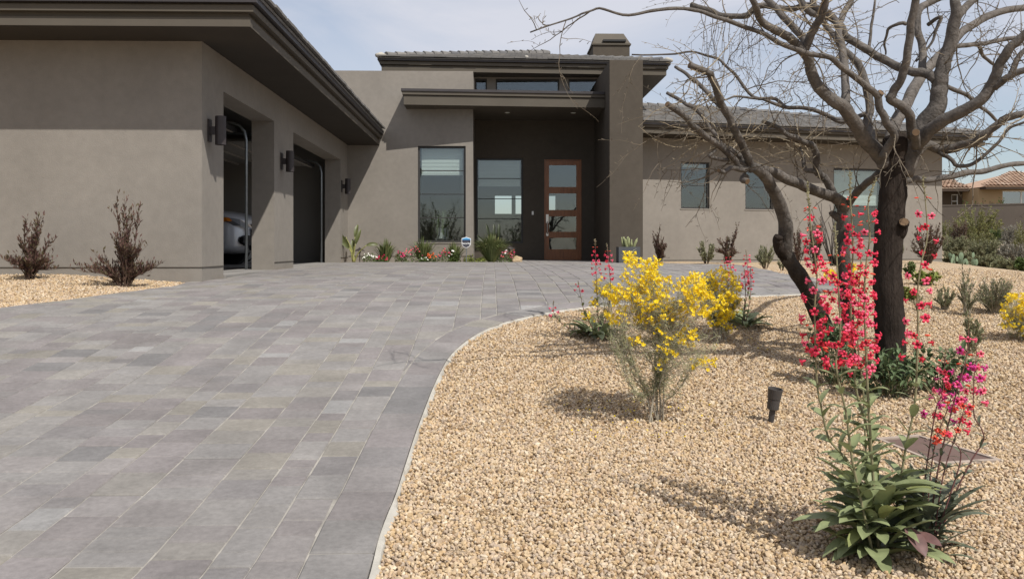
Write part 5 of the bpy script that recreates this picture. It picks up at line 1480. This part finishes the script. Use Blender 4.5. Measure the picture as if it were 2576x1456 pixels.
def big_leaf_plant(label, px, leaves, dz, m='bop'):
    b = bed(px, dz); t = thing('bird_of_paradise', label, 'plant', b)
    for (dx, hz, L_, w, lean, ca) in leaves:
        o = b + Vector((U(-.04, .04), U(-.05, .05), 0)); e = b + Vector((dx, U(-.08, .08), hz))
        q = MB(); sp = spline([o, o.lerp(e, .5) + Vector((-dx * .12, 0, .03)), e], 4); q.tube(sp, [.022 - .012 * j / (len(sp) - 1) for j in range(len(sp))], 6); q.build('stalk', M['bop_stalk'], t, smooth=True)
        q = MB(); leaf_mesh(q, frame_fn(e, Vector((lean, U(-.2, .1), ca)), Vector((lean * .3, -1, .4))), L_, w, curl=U(.3, .9), fold=.55, n=6); q.build('leaf', M[m], t, smooth=True)
big_leaf_plant('bird of paradise with folded broad leaves at the garage corner', 890, [(-.12, .35, .55, .16, -.55, .8), (.02, .62, .35, .10, .15, 1), (.05, .45, .40, .10, .3, 1), (-.2, .62, .22, .08, -.5, -.8), (.32, .42, .30, .10, 1, .2), (-.02, .3, .3, .1, -.1, 1), (-.16, .55, .3, .1, -.6, -.2)], -.05)
big_leaf_plant('dark upright bird of paradise in front of the recessed window', 1240, [(-.08, .62, .36, .07, -.25, 1), (.02, .60, .38, .075, .02, 1), (.14, .62, .36, .075, .05, 1), (-.22, .5, .26, .06, -.6, .6)], .28, 'bop_dark')
# low flower mounds
pal = {'white': (0.80, 0.79, 0.74), 'crimson': (0.42, 0.015, 0.060), 'coral': (0.60, 0.10, 0.10), 'pink': (0.66, 0.16, 0.26), 'orange': (0.62, 0.10, 0.025), 'lime': None, 'red': (0.52, 0.03, 0.04), 'rose': (0.55, 0.035, 0.14)}
for k, c in pal.items():
    if c: M['fl_' + k] = mat(k + '_bed_flower_petal', c, 0.6, 0.15, 30, trans=0.25)
def mound(label, px, wid, hgt, cols, n=60, dz=-.12, lm='grn'):
    b = bed(px, dz); t = thing('bedding_flowers', label, 'flowers', b, 'low bedding flowers along the planting bed'); lf = MB()
    for i in range(260):
        a = U(0, 2 * math.pi); r = math.sqrt(R()); p = b + Vector((math.cos(a) * wid * .5 * r, math.sin(a) * wid * .35 * r, hgt * (1 - .6 * r * r) * R()))
        leaf_quad(lf, p, (rnd() + Vector((0, 0, .6))).normalized(), U(.03, .06), U(.008, .014))
    lf.build('leaves', M[lm], t, kind='stuff')
    for c in cols:
        fb = MB()
        for i in range(int(n * .7) // len(cols)):
            a = U(0, 2 * math.pi); r = math.sqrt(R()); p = b + Vector((math.cos(a) * wid * .5 * r, math.sin(a) * wid * .35 * r, hgt * (1.05 - .55 * r * r) * U(.75, 1.1)))
            f = frame_fn(p, (rnd(.6) + Vector((0, -.7, .6))), (0, 0, 1), U(.018, .028))
            fb.faces([f(0, .15, 0)] + [f(math.cos(q) * (1 if k % 2 == 0 else .72), .1, math.sin(q) * (1 if k % 2 == 0 else .72)) for k, q in enumerate([2 * math.pi * k / 10 for k in range(10)])], [(0, 1 + k, 1 + (k + 1) % 10) for k in range(10)])
        fb.build('flowers', M['fl_' + c], t, kind='stuff')
mound('white alyssum at the left end of the bed', 930, .40, .24, ['white'], 34)
mound('crimson petunias between the alyssum and the first strap-leaf clump', 962, .30, .17, ['crimson'], 26, -.2)
mound('magenta-pink flowers right of the first strap-leaf clump', 1008, .28, .28, ['rose'], 24)
mound('coral-pink snapdragons below the left edge of the tall window', 1038, .55, .36, ['coral', 'pink'], 56)
mound('orange-red flowers low in the middle of the bed', 1085, .28, .24, ['orange'], 36, -.2)
mound('coral-red snapdragons under the middle of the tall window', 1118, .34, .32, ['coral', 'rose'], 36)
mound('white daisies left of the shield sign', 1143, .32, .30, ['white'], 12)
mound('yellow-green groundcover mound below the shield sign', 1181, .30, .18, [], 0, -.2, 'lime')
mound('yellow-green groundcover mound left of the largest clump', 1210, .26, .13, [], 0, -.25, 'lime')
mound('white and pink flowers at the right end of the bed', 1268, .42, .30, ['pink', 'white', 'coral'], 44, -.1)
mound('red petunias at the right end of the bed beside the rock', 1289, .22, .30, ['red', 'rose'], 24, -.05)
mound('white sweet alyssum low between coral and orange flowers', 1066, .26, .14, ['white'], 12, -.25)
M['rock'] = mat('tan_landscape_rock', (0.36, 0.27, 0.17), 0.9, 0.25, 12, (18, .8, .02))
rb = bed(1299, -.05); q = MB()
vs_ = (ICO_V * np.array([.17, .13, .14]) * (1 + rng.uniform(-.2, .2, (12, 1)))) + np.array([rb.x, rb.y, rb.z + .05]); q.faces([tuple(v) for v in vs_], [tuple(f) for f in ICO_F])
q.build('rock', M['rock'], None, rb, label='tan rock at the right end of the planting bed', cat='rock')
# path lights
def path_light(label, px, hgt, dz):
    b = bed(px, dz); t = thing('path_light', label, 'path light', b, 'path lights in the planting bed')
    q = MB(); q.tube([b, b + Vector((0, 0, hgt))], .012, 8); q.build('post', M['lamp'], t)
    q = MB(); q.lathe(b + Vector((0, 0, hgt - .06)), (0, 0, 1), [(.02, -.03), (.03, .02), (.125, .02), (.115, .035), (.03, .085), (.008, .11)], 16); q.build('hat', M['lamp'], t)
path_light('bronze hat path light at the right end of the bed', 1281, .38, .25); path_light('bronze path light among the bird of paradise leaves', 905, .32, .1)
# security yard sign
sb = bed(1173, -.35); sg = thing('yard_sign', 'blue and black shield-shaped security sign on a stake in the planting bed', 'sign', sb)
M['sign_white'] = mat('white_sign_plastic', (0.78, 0.79, 0.80), 0.4); M['sign_blue'] = mat('sky_blue_sign_print', (0.10, 0.34, 0.62), 0.4); M['sign_black'] = mat('near_black_sign_print', (0.030, 0.030, 0.045), 0.4); M['sign_dkblue'] = mat('deep_blue_sign_print', (0.035, 0.10, 0.22), 0.4); M['sign_grey'] = mat('grey_sign_print', (0.16, 0.16, 0.18), 0.5)
cs_ = P(1173, 611, sb.y)
def sx(px): return cs_.x + (px - 1173) / FPX * sb.y
def sz(py): return CZ + (HY - py) / FPX * sb.y
def shield(k, yo, y0, y1, n=10):
    half = []
    for i in range(n + 1):
        f = i / n; py = 598.5 + (624 - 598.5) * f
        w = 11.6 if f < .55 else 11.6 * math.cos((f - .55) / .45 * math.pi / 2) ** .65
        half.append((w, py))
    poly = [(0, 596)] + [(w, py + (1.2 if i == 0 else 0)) for i, (w, py) in enumerate(half)]
    return [(1173 + w * k, 611 + (py - 611) * k) for w, py in poly] + [(1173 - w * k, 611 + (py - 611) * k) for w, py in poly[:0:-1]]
def plate(mb, poly, ya, yb):
    n = len(poly); a = [(sx(x), ya, sz(y)) for x, y in poly]; b = [(sx(x), yb, sz(y)) for x, y in poly]
    mb.faces(a + b, [tuple(range(n)), tuple(range(2 * n - 1, n - 1, -1))] + [(i, n + i, n + (i + 1) % n, (i + 1) % n) for i in range(n)])
q = MB(); plate(q, shield(1, 0, 0, 0), sb.y - .010, sb.y); q.build('shield', M['sign_white'], sg)
def band(y0, y1, m, nm):
    pl = [Vector((x, y)) for x, y in shield(.90, 0, 0, 0)]
    pl = clip(pl, Vector((0, y0)), Vector((0, 1))); pl = clip(pl, Vector((0, y1)), Vector((0, -1)))
    q = MB(); plate(q, [(p.x, p.y) for p in pl], sb.y - .0125, sb.y - .0105); q.build(nm, M[m], sg)
band(590, 602.5, 'sign_blue', 'print'); band(602.6, 605, 'sign_dkblue', 'print'); band(605.1, 630, 'sign_black', 'print')
q = MB(); q.box(ID, sx(1166.5), sx(1179.5), sb.y - .0145, sb.y - .0127, sz(608), sz(607)); q.box(ID, sx(1167.5), sx(1178.5), sb.y - .0145, sb.y - .0127, sz(618), sz(617.2)); q.box(ID, sx(1168.5), sx(1177.5), sb.y - .0145, sb.y - .0127, sz(620), sz(619.3)); q.build('small_print', M['sign_grey'], sg)
fc = bpy.data.curves.new('lettering_curve', 'FONT'); fc.body = 'Security'; fc.size = .062; fc.align_x = 'CENTER'; fc.align_y = 'CENTER'; fc.extrude = .0008; fc.materials.append(M['sign_white']); fc.offset = .0012
tmp = bpy.data.objects.new('lettering_curve', fc); COL.objects.link(tmp); bpy.context.view_layer.update(); lme = bpy.data.meshes.new_from_object(tmp.evaluated_get(bpy.context.evaluated_depsgraph_get())); bpy.data.objects.remove(tmp); lme.name = 'lettering'
fo = bpy.data.objects.new('lettering', lme); COL.objects.link(fo); fo.parent = sg; fo.location = Vector((cs_.x, sb.y - .0138, sz(612.3))) - sb; fo.rotation_euler = (math.radians(90), 0, 0)
q = MB(); q.tube([Vector((cs_.x, sb.y + .012, sb.z - .02)), Vector((cs_.x, sb.y + .012, sz(606)))], .010, 6); q.build('stake', M['steel'], sg)
# planter by the pillar
M['planter'] = mat('slate_grey_planter', (0.070, 0.074, 0.080), 0.75, 0.12, 6, (60, .2, .003)); M['soil'] = mat('dark_potting_soil', (0.035, 0.026, 0.018), .95)
pZ = 19.75; pl0 = Vector(((1580 - CX) / FPX * pZ, pZ, 0)); pl0.z = gh(pl0.x, pl0.y)
pt = thing('planter', 'square slate-grey planter box standing before the entry pillar', 'planter', pl0)
hw, ph = .245, (660 - 622) and (CZ + (HY - 621) / FPX * pZ - pl0.z)
q = MB()
for (ax0, ax1, ay0, ay1) in ((-hw, hw, -hw, -hw + .03), (-hw, hw, hw - .03, hw), (-hw, -hw + .03, -hw + .03, hw - .03), (hw - .03, hw, -hw + .03, hw - .03)):
    q.box(lambda a, b, z: Vector((pl0.x + a, pl0.y + b, z)), ax0, ax1, ay0, ay1, pl0.z, pl0.z + ph)
q.build('box', M['planter'], pt)
q = MB(); q.box(lambda a, b, z: Vector((pl0.x + a, pl0.y + b, z)), -hw + .031, hw - .031, -hw + .031, hw - .031, pl0.z + .02, pl0.z + ph - .03); q.build('soil', M['soil'], pt)
M['succ'] = mat('pale_green_succulent', (0.23, 0.25, 0.12), .6, .15, 20, isl=[(.17, .20, .09), (.29, .30, .16)])
pc = pl0 + Vector((0, 0, ph - .03)); su = thing('potted_succulent', 'pale green upright succulent growing in the slate planter', 'plant', pc)
for i in range(24):
    a = U(0, 6.28); r = U(0, .15); o = pc + Vector((math.cos(a) * r, math.sin(a) * r, 0)); e = o + Vector((math.cos(a) * r * .5 + U(-.03, .03), math.sin(a) * .05, U(.10, .27)))
    q = MB(); q.tube(spline([o, o.lerp(e, .5) + rnd(.01), e], 3), [.013, .015, .017, .018, .017, .014, .007], 6, jit=.12); q.build('finger', M['succ'], su, smooth=True)
# spotlight aimed up at the tree
z0_ = gy(1941, 1050); s0_ = P(1941, 1048, z0_); s1_ = P(1951, 977, z0_ - .02); ax = (s1_ - s0_); LN = ax.length
M['spot'] = mat('weathered_bronze_spotlight', (0.055, 0.050, 0.048), 0.55, 0.15, 14, spec=0.35)
spt = thing('garden_spotlight', 'dark bronze ground spotlight tilted up in the gravel before the tree', 'spotlight', Vector((s0_.x, s0_.y, s0_.z - .02)))
q = MB(); q.lathe(s0_, ax, [(.030, LN * .28), (.033, LN * .30), (.034, LN * .64), (.029, LN * .645), (.0295, LN * .655)], 20); q.build('barrel', M['spot'], spt)
q = MB(); q.lathe(s0_, ax, [(.036, LN * .655), (.0415, LN * 1.0), (.037, LN * 1.0), (.034, LN * .9)], 20); q.build('shroud', M['spot'], spt)
q = MB(); q.lathe(s0_ - ax.normalized() * .03, ax, [(.017, 0), (.0175, LN * .3 + .03), (.022, LN * .3 + .032)], 14); q.build('knuckle', M['spot'], spt)
# utility box lid in the gravel
M['lid'] = mat('plum_brown_plastic_lid', (0.120, 0.078, 0.066), .75, .15, 8, (70, .3, .003)); M['lidframe'] = mat('weathered_box_rim', (0.30, 0.245, 0.205), .9, .2, 14)
lc = sum(LIDC, Vector((0, 0))) / 4; vb = thing('utility_box', 'plum-brown utility box lid set flush in the gravel behind the penstemons', 'utility box', Vector((lc.x, lc.y, gh(lc.x, lc.y) - .03)))
def ring(k, z): return [Vector((lc.x + (p.x - lc.x) * k, lc.y + (p.y - lc.y) * k, gh(lc.x + (p.x - lc.x) * k, lc.y + (p.y - lc.y) * k) + z)) for p in LIDC]
q = MB(); q.hexa(ring(.86, -.05)[::-1] + ring(.86, -.024)[::-1]); q.build('lid', M['lid'], vb)
q = MB(); o1, i1, o0 = ring(1.0, -.017), ring(.875, -.017), ring(1.0, -.06); i0 = ring(.875, -.04)
for i in range(4):
    j = (i + 1) % 4; q.face([o1[i], o1[j], i1[j], i1[i]]); q.face([o0[i], o0[j], o1[j], o1[i]]); q.face([i1[i], i1[j], i0[j], i0[i]])
q.build('rim', M['lidframe'], vb)

# ------------------------------------------------------------------ car in the garage, nose towards the bay
M['carpaint'] = mat('silver_car_paint', (0.50, 0.52, 0.56), .35, metal=.25, coat=.6, spec=.5); M['lens'] = mat('clear_headlamp_lens', (0.30, 0.32, 0.35), .06, metal=.3, spec=.9, coat=1.0); M['amber'] = mat('amber_marker_lens', (0.75, 0.22, 0.015), .2); M['tyre'] = mat('tyre_rubber', (0.014, 0.014, 0.014), .8); M['chrome'] = mat('chrome_trim', (0.75, .76, .78), .12, metal=1.0); M['carglass'] = mat('dark_car_glass', (0.012, .014, .016), .05, spec=.8)
YC0, XN = 17.70, -5.25        # centre line and nose
def CL(l, s, z): return Vector((XN - l, YC0 + s, ZF + z))      # l back from the nose, s across (negative = towards the camera)
car = thing('car', 'silver car parked nose-out inside the garage, seen through the nearest bay', 'car', CL(2.3, 0, 0))
# body: cross-sections from nose to tail: (l, half width, sill height, shoulder height, top height, top half width)
secs = [(0.00, .62, .42, .70, .86, .50), (.05, .78, .30, .74, .93, .62), (.16, .88, .24, .80, 1.00, .70), (.40, .935, .22, .90, 1.07, .74), (.80, .955, .22, .95, 1.11, .77), (1.25, .96, .22, .98, 1.15, .78), (2.0, .96, .22, 1.0, 1.62, .62), (2.4, .96, .22, 1.0, 1.68, .62), (3.9, .95, .22, 1.02, 1.62, .60), (4.35, .92, .26, 1.05, 1.2, .70), (4.55, .84, .34, .96, 1.05, .66)]
q = MB(); rings = []
for (l, hw_, sl, sh, tz_, tw_) in secs:
    r_ = [(-hw_ * .93, sl), (-hw_, sl + .12), (-hw_, (sl + sh) / 2), (-hw_ * .985, sh), (-(hw_ + tw_) / 2, (sh + tz_) / 2 + .03), (-tw_, tz_), (-tw_ * .5, tz_ + .015), (0, tz_ + .02)]
    r_ = r_ + [(-a, b) for a, b in r_[-2::-1]]
    rings.append([CL(l + (.10 * (abs(s) / .95) ** 2.2 if l < .3 else 0), s, z) for s, z in r_])
n_ = len(rings[0]); vs_ = [p for r_ in rings for p in r_]; fs_ = []
for i in range(len(rings) - 1):
    for k in range(n_):
        k2 = (k + 1) % n_; fs_.append((i * n_ + k, i * n_ + k2, (i + 1) * n_ + k2, (i + 1) * n_ + k))
fs_ += [tuple(range(n_ - 1, -1, -1)), tuple((len(rings) - 1) * n_ + k for k in range(n_))]
q.faces(vs_, fs_); body = q.build('body', M['carpaint'], car, smooth=True)
sub = body.modifiers.new('round', 'SUBSURF'); sub.levels = 2; sub.render_levels = 2
def skin(pts, m, nm, par=None, th=.02, off=.0):
    """small panel over the bodywork: list of (l, s, z)"""
    q = MB(); a = [CL(l - off, s, z) for l, s, z in pts]; b = [CL(l + th, s * .985, z) for l, s, z in pts]; k = len(pts)
    q.faces(a + b, [tuple(range(k)), tuple(range(2 * k - 1, k - 1, -1))] + [(i, k + i, k + (i + 1) % k, (i + 1) % k) for i in range(k)])
    return q.build(nm, m, par or car)
for sg_ in (-1, 1):
    hl = skin([(.42, sg_ * .945, .95), (.20, sg_ * .84, .915), (.045, sg_ * .62, .80), (.02, sg_ * .58, .73), (.06, sg_ * .70, .735), (.17, sg_ * .86, .79)], M['lens'], 'headlight', th=.10, off=.075)
    skin([(.46, sg_ * .957, .945), (.39, sg_ * .942, .942), (.33, sg_ * .93, .88), (.40, sg_ * .95, .87)], M['amber'], 'marker_lens', hl, .03, .09)
    q = MB(); q.lathe(CL(.05, sg_ * .70, .79), (1, sg_ * .4, 0), [(.045, -.02), (.052, .028), (.038, .030), (.02, .02)], 14); q.build('reflector', M['chrome'], hl)
    fg = skin([(.075, sg_ * .84, .56), (.02, sg_ * .74, .60), (-.015, sg_ * .62, .59), (-.02, sg_ * .60, .50), (-.015, sg_ * .64, .40), (.02, sg_ * .76, .39), (.08, sg_ * .85, .46)], M['black'], 'fog_grille', th=.05, off=.035)
    skin([(.075, sg_ * .835, .505), (-.015, sg_ * .61, .505), (-.015, sg_ * .61, .482), (.075, sg_ * .835, .482)], M['chrome'], 'trim_bar', fg, .02, .05)
    for wl in (.86, 3.62):
        q = MB(); q.lathe(CL(wl, sg_ * .72, .34), (0, sg_, 0), [(.20, 0), (.33, .0), (.345, .05), (.345, .2), (.33, .25), (.22, .255)], 24); wh = q.build('wheel', M['tyre'], car)
        q = MB(); q.lathe(CL(wl, sg_ * .965, .34), (0, sg_, 0), [(.21, 0), (.215, .012), (.03, .02)], 20); q.build('rim', M['chrome'], wh)
        q = MB(); q.lathe(CL(wl, sg_ * .70, .36), (0, sg_, 0), [(.40, 0), (.41, .262)], 24); q.build('wheel_arch', M['black'], car)
gr_ = skin([(-.02, -.46, .83), (-.02, .46, .83), (-.02, .40, .56), (-.02, -.40, .56)], M['black'], 'grille', th=.04, off=.03)
for z in (.64, .73): skin([(-.02, -.42, z + .015), (-.02, .42, z + .015), (-.02, .42, z - .015), (-.02, -.42, z - .015)], M['chrome'], 'grille_bar', gr_, .02, .045)
skin([(-.01, -.55, .40), (-.01, .55, .40), (-.01, .5, .30), (-.01, -.5, .30)], M['black'], 'lower_intake', th=.05, off=.03)
skin([(1.30, -.72, 1.17), (1.30, .72, 1.17), (1.98, .60, 1.60), (1.98, -.60, 1.60)], M['carglass'], 'windscreen', th=.02, off=.05)
# dark bag and hose in the far bay
bg = HL(-1.5, 10.05, ZF); q = MB(); q.lathe(bg, (0, 0, 1), [(.22, 0), (.26, .08), (.25, .26), (.18, .36), (.06, .40)], 12)
for v in range(len(q.v)): q.v[v] = (q.v[v][0] * 1, q.v[v][1], q.v[v][2] + .02 * mnoise.noise(Vector(q.v[v]) * 6))
q.build('bag', M['black'], None, bg, smooth=True, label='black bag on the floor of the far garage bay', cat='bag')
hs = HL(-2.35, 10.2, ZF + .02); q = MB()
q.tube([hs + Vector((math.cos(a * .5) * (.16 + .006 * (a % 5)), math.sin(a * .5) * .06, .17 + math.sin(a * .5) * .17)) for a in range(60)], .013, 6); q.build('hose', M['black'], None, hs, smooth=True, label='coiled dark hose against the back of the far garage bay', cat='hose')
bx_ = HL(-2.0, 10.4, ZF); q = MB(); q.box(HL, -2.55, -1.75, 10.33, 10.57, ZF + .001, ZF + .22); q.box(HL, -2.57, -1.73, 10.31, 10.575, ZF + .222, ZF + .25); q.build('storage_box', M['white'], None, bx_, label='low white storage box at the back of the far garage bay', cat='box')
# potted palm-like plant standing inside the tall window
ip = HL(2.32, 11.75, ZF); it = thing('house_plant', 'arching green house plant on a stand behind the tall window', 'plant', ip)
q = MB(); q.lathe(ip, (0, 0, 1), [(.16, 0), (.15, .02), (.04, .04), (.04, .55), (.20, .57), (.22, .60), (.15, .60), (.19, .86)], 14); q.build('stand', M['white'], it)
q = MB()
for i in range(70):
    a = U(0, 6.28); r = U(.15, .38); o = ip + Vector((0, 0, .86)); e = o + Vector((math.cos(a) * r, math.sin(a) * r, U(-.25, .30))); m_ = o + Vector((math.cos(a) * r * .55, math.sin(a) * r * .55, U(.30, .50)))
    sp = spline([o, m_, e], 4); s_ = Vector((-math.sin(a), math.cos(a), 0)) * .012
    q.faces([v for p in sp for v in (p - s_, p + s_)], [(2 * j, 2 * j + 1, 2 * j + 3, 2 * j + 2) for j in range(len(sp) - 1)])
q.build('leaves', M['grn'], it, kind='stuff')

# ------------------------------------------------------------------ neighbour's house and garden wall
M['nb_wall'] = mat('tan_neighbour_stucco', (0.36, 0.255, 0.145), .95, .06, .6); M['nb_shaded'] = mat('eave_shaded_neighbour_stucco', (0.095, 0.070, 0.048), .95, .06, .6); M['gardenwall'] = mat('brown_garden_wall', (0.075, 0.062, 0.052), .95, .1, .7, (12, .3, .01)); M['clay'] = mat('weathered_clay_tile', (.36, .24, .17), .9, .2, 3, isl=[(.27, .175, .125), (.40, .28, .20), (.34, .22, .15), (.46, .35, .27)]); M['nb_eave'] = mat('dark_brown_eave', (.060, .042, .030), .9); M['nb_glass'] = glass_mat('neighbour_glass', (.40, .45, .5), .20)
gwz = 54.0
gwall = thing('garden_wall', 'brown stucco garden wall below the neighbour\'s house', 'wall', on(2500, 600, gwz))
q = MB(); xa, xb = (2330 - CX) / FPX * gwz, (2760 - CX) / FPX * gwz
za, zb = CZ + (HY - 520) / FPX * gwz, CZ + (HY - 511) / FPX * gwz
q.hexa([Vector((xa, gwz, 0)), Vector((xb, gwz, 0)), Vector((xb, gwz + .25, 0)), Vector((xa, gwz + .25, 0)), Vector((xa, gwz, za)), Vector((xb, gwz, zb)), Vector((xb, gwz + .25, zb)), Vector((xa, gwz + .25, za))]); q.build('wall', M['gardenwall'], gwall)
q = MB(); q.hexa([Vector((xa, gwz - .03, za + .001)), Vector((xb, gwz - .03, zb + .001)), Vector((xb, gwz + .28, zb + .001)), Vector((xa, gwz + .28, za + .001)), Vector((xa, gwz - .03, za + .09)), Vector((xb, gwz - .03, zb + .09)), Vector((xb, gwz + .28, zb + .09)), Vector((xa, gwz + .28, za + .09))]); q.build('coping', M['gardenwall'], gwall)
NZ = 62.0
def nx_(px): return (px - CX) / FPX * NZ
def nz_(py): return CZ + (HY - py) / FPX * NZ
nb = thing('neighbour_house', 'neighbour\'s tan house with a clay tile hip roof behind the garden wall', 'house', Vector((nx_(2480), NZ, gh(nx_(2480), NZ))))
# two volumes: a set-back wing on the left with eave shade put into its wall colour, a tan one on the right standing nearer
def nbox(mb, px0, px1, y0, y1, pyt): mb.box(ID, nx_(px0), nx_(px1), y0, y1, 1.0, nz_(pyt))
NW = [(2340, 2374, 2), (2433, 2451, 2)]
q = MB(); wall_panel(q, ID, nx_(2300), nx_(2470), 1.0, nz_(474), .3, [(nx_(a), nx_(b), nz_(520), nz_(484)) for a, b, _ in NW], 'a', NZ + 2.2); q.build('wall', M['nb_shaded'], nb)
q = MB(); wall_panel(q, ID, nx_(2472), nx_(2760), 1.0, nz_(473), .3, [(nx_(2522), nx_(2620), nz_(522), nz_(480))], 'a', NZ); q.box(ID, nx_(2472) - .3, nx_(2472) - .002, NZ, NZ + 2.2, 1.0, nz_(473)); q.build('wall', M['nb_wall'], nb)
def nwin(px0, px1, py0, py1, Y, mull=True):
    f = MB(); x0, x1, z0, z1 = nx_(px0), nx_(px1), nz_(py1), nz_(py0)
    f.box(ID, x0, x0 + .07, Y + .08, Y + .16, z0, z1); f.box(ID, x1 - .07, x1, Y + .08, Y + .16, z0, z1); f.box(ID, x0 + .07, x1 - .07, Y + .08, Y + .16, z1 - .07, z1)
    if mull: f.box(ID, (x0 + x1) / 2 - .06, (x0 + x1) / 2 + .06, Y + .08, Y + .16, z0, z1 - .07)
    else: f.box(ID, x0 + .07, x1 - .07, Y + .08, Y + .16, (z0 + z1) / 2 - .03, (z0 + z1) / 2 + .03)
    wo = f.build('window', M['white'], nb)
    for (a, b) in (((x0 + .07, (x0 + x1) / 2 - .06), ((x0 + x1) / 2 + .06, x1 - .07)) if mull else ((x0 + .07, x1 - .07),)):
        p = MB(); p.box(ID, a, b, Y + .11, Y + .12, z0, z1 - .07); p.build('pane', M['nb_glass'], wo)
nwin(2522, 2620, 480, 522, NZ); nwin(2433, 2451, 484, 520, NZ + 2.2, False); nwin(2340, 2374, 484, 520, NZ + 2.2, False)
q = MB(); q.box(ID, nx_(2300), nx_(2760), NZ + 2.6, NZ + 9, 1.2, nz_(476)); q.build('interior', M['nb_eave'], nb)
q = MB(); q.box(ID, nx_(2471), nx_(2522), NZ + .31, NZ + 2.5, 1.0, nz_(474)); q.build('inner_wall', M['nb_shaded'], nb)
ez = nz_(471)
rf = MB(); rf.box(ID, nx_(2465), nx_(2790), NZ - .8, NZ + 9, ez - .18, ez); rf.box(ID, nx_(2290), nx_(2464.8), NZ + 1.2, NZ + 9, ez - .22, ez - .003); nroof = rf.build('roof', M['nb_eave'], nb)
tl = MB()
def barrel_slope(O, e, s, L_, rows, h0, h1):
    n = e.cross(s).normalized()
    for r in range(rows):
        x = h0 * r * .40
        while x < L_ - h1 * r * .40:
            o = O + e * x + s * (r * .40) + n * (.03 + U(-.01, .015)); w = .12; k = 4; vs = []
            for (yy, lift) in ((0, .045), (.45, .0)):
                for j in range(k + 1):
                    a = math.pi * j / k; vs.append(o + e * (-math.cos(a) * w) + n * (math.sin(a) * w * .8 + lift) + s * yy)
            tl.faces(vs, [(j, j + 1, k + 2 + j, k + 1 + j) for j in range(k)]); x += .29
sl = Vector((0, 1, .30)).normalized()
barrel_slope(Vector((nx_(2463), NZ - .85, ez)), Vector((1, 0, 0)), sl, nx_(2790) - nx_(2463), 12, 1.0, 1.0)
barrel_slope(Vector((nx_(2290), NZ + 1.15, ez - .002)), Vector((1, 0, 0)), sl, nx_(2463) - nx_(2290), 11, .6, 0)
tl.build('roof_tile_field', M['clay'], nroof, kind='stuff')
dk = MB()
a0_, a1_ = Vector((nx_(2463), NZ - .85, ez + .001)), Vector((nx_(2790), NZ - .85, ez + .001)); up_ = sl * 4.8
slope_plate(dk, [a0_, a1_, a1_ + up_ - Vector((4.6, 0, 0)), a0_ + up_ + Vector((4.6, 0, 0))]); slope_plate(dk, [a0_, a0_ + up_ + Vector((4.6, 0, 0)), a0_ + Vector((0, 9.2, 0))])
b0_, b1_ = Vector((nx_(2290), NZ + 1.15, ez)), Vector((nx_(2463), NZ + 1.15, ez)); slope_plate(dk, [b0_, b1_, b1_ + sl * 4.4, b0_ + sl * 4.4 + Vector((2.6, 0, 0))])
dk.build('roof_deck', M['clay'], nroof)
shrub('flowering_shrub', 'green shrub in the neighbour\'s yard just above the garden wall, left one', 'shrub', (nx_(2392), NZ - 3, 2.6), 1.6, 2.0, 'grn', 24, 600, .16, .04, .6, None, 'shrubs in the neighbour\'s yard', sr=.02)
shrub('flowering_shrub', 'green shrub in the neighbour\'s yard in front of the narrow window', 'shrub', (nx_(2447), NZ - 3, 2.8), 1.5, 1.3, 'grn', 24, 500, .16, .04, .6, None, 'shrubs in the neighbour\'s yard', sr=.02)

# dry leaves, twiglets and fallen petals on the gravel
M['litter'] = mat('dry_leaf_litter', (0.20, 0.14, 0.08), .9, .2, 20, isl=[(0.11, 0.075, 0.045), (0.26, 0.19, 0.11), (0.34, 0.26, 0.17)])
lt = MB(); pt_ = MB()
for i in range(420):
    y = U(2.6, 8.5); x = U(-.4, .62 * y)
    if inside_np(np.array([x]), np.array([y]), DXY)[0]: continue
    p = Vector((x, y, gh(x, y) - .016)); d = Vector((U(-1, 1), U(-1, 1), U(-.1, .15))).normalized()
    if i % 3: lt.tube([p, p + d * U(.02, .05) + Vector((0, 0, .004)), p + d * U(.06, .12)], [.0014, .0016, .0009], 4)
    else: leaf_quad(lt, p + Vector((0, 0, .006)), d, U(.02, .04), U(.004, .008))
for i in range(150):
    bx, by = random.choice(((.80, 4.8), (.80, 4.8), (1.55, 6.8))); p = Vector((bx + U(-.5, .4), by + U(-.35, .4), 0)); p.z = gh(p.x, p.y) - .012
    d = Vector((U(-1, 1), U(-1, 1), U(-.2, .2))).normalized(); leaf_quad(pt_, p, d, .012, .005)
o = lt.build('dry_litter', M['litter'], kind='stuff', label='dry twiglets and leaves scattered over the gravel')
o = pt_.build('fallen_petals', M['yel'], kind='stuff', label='fallen yellow petals on the gravel under the bushes')
# desert trees and bushes across the street, behind the photographer: the windows mirror them
for (x, y, ht, wd, lm, lab) in ((-9.5, -17, 3.6, 5.0, 'olive', 'broad olive desert tree across the street, mirrored in the tall window'), (-3.6, -19, 4.3, 4.6, 'sage', 'grey-green desert tree across the street, mirrored in the recessed window'),
                                (2.2, -16, 3.4, 4.4, 'grn', 'green desert tree across the street, mirrored in the front door'), (8.5, -20, 4.4, 5.2, 'olive', 'tall olive desert tree across the street, mirrored in the wing windows'),
                                (24, 1, 4.2, 4.5, 'hop', 'dark twiggy desert tree beyond the right of the garden, mirrored in the left wing window'), (30, -3, 4.6, 5.0, 'grn', 'green desert tree beyond the right of the garden, mirrored in the middle wing window'), (37, -6, 5.2, 6.5, 'olive', 'broad olive tree beyond the right of the garden, mirrored in the large wing window')):
    shrub('desert_tree', lab, 'tree', (x, y, gh(x, y)), ht, wd, lm, 60, 4200, .16, .035, .4, None, 'desert trees across the street', spread=1.1, sr=.04, stemm='bark')
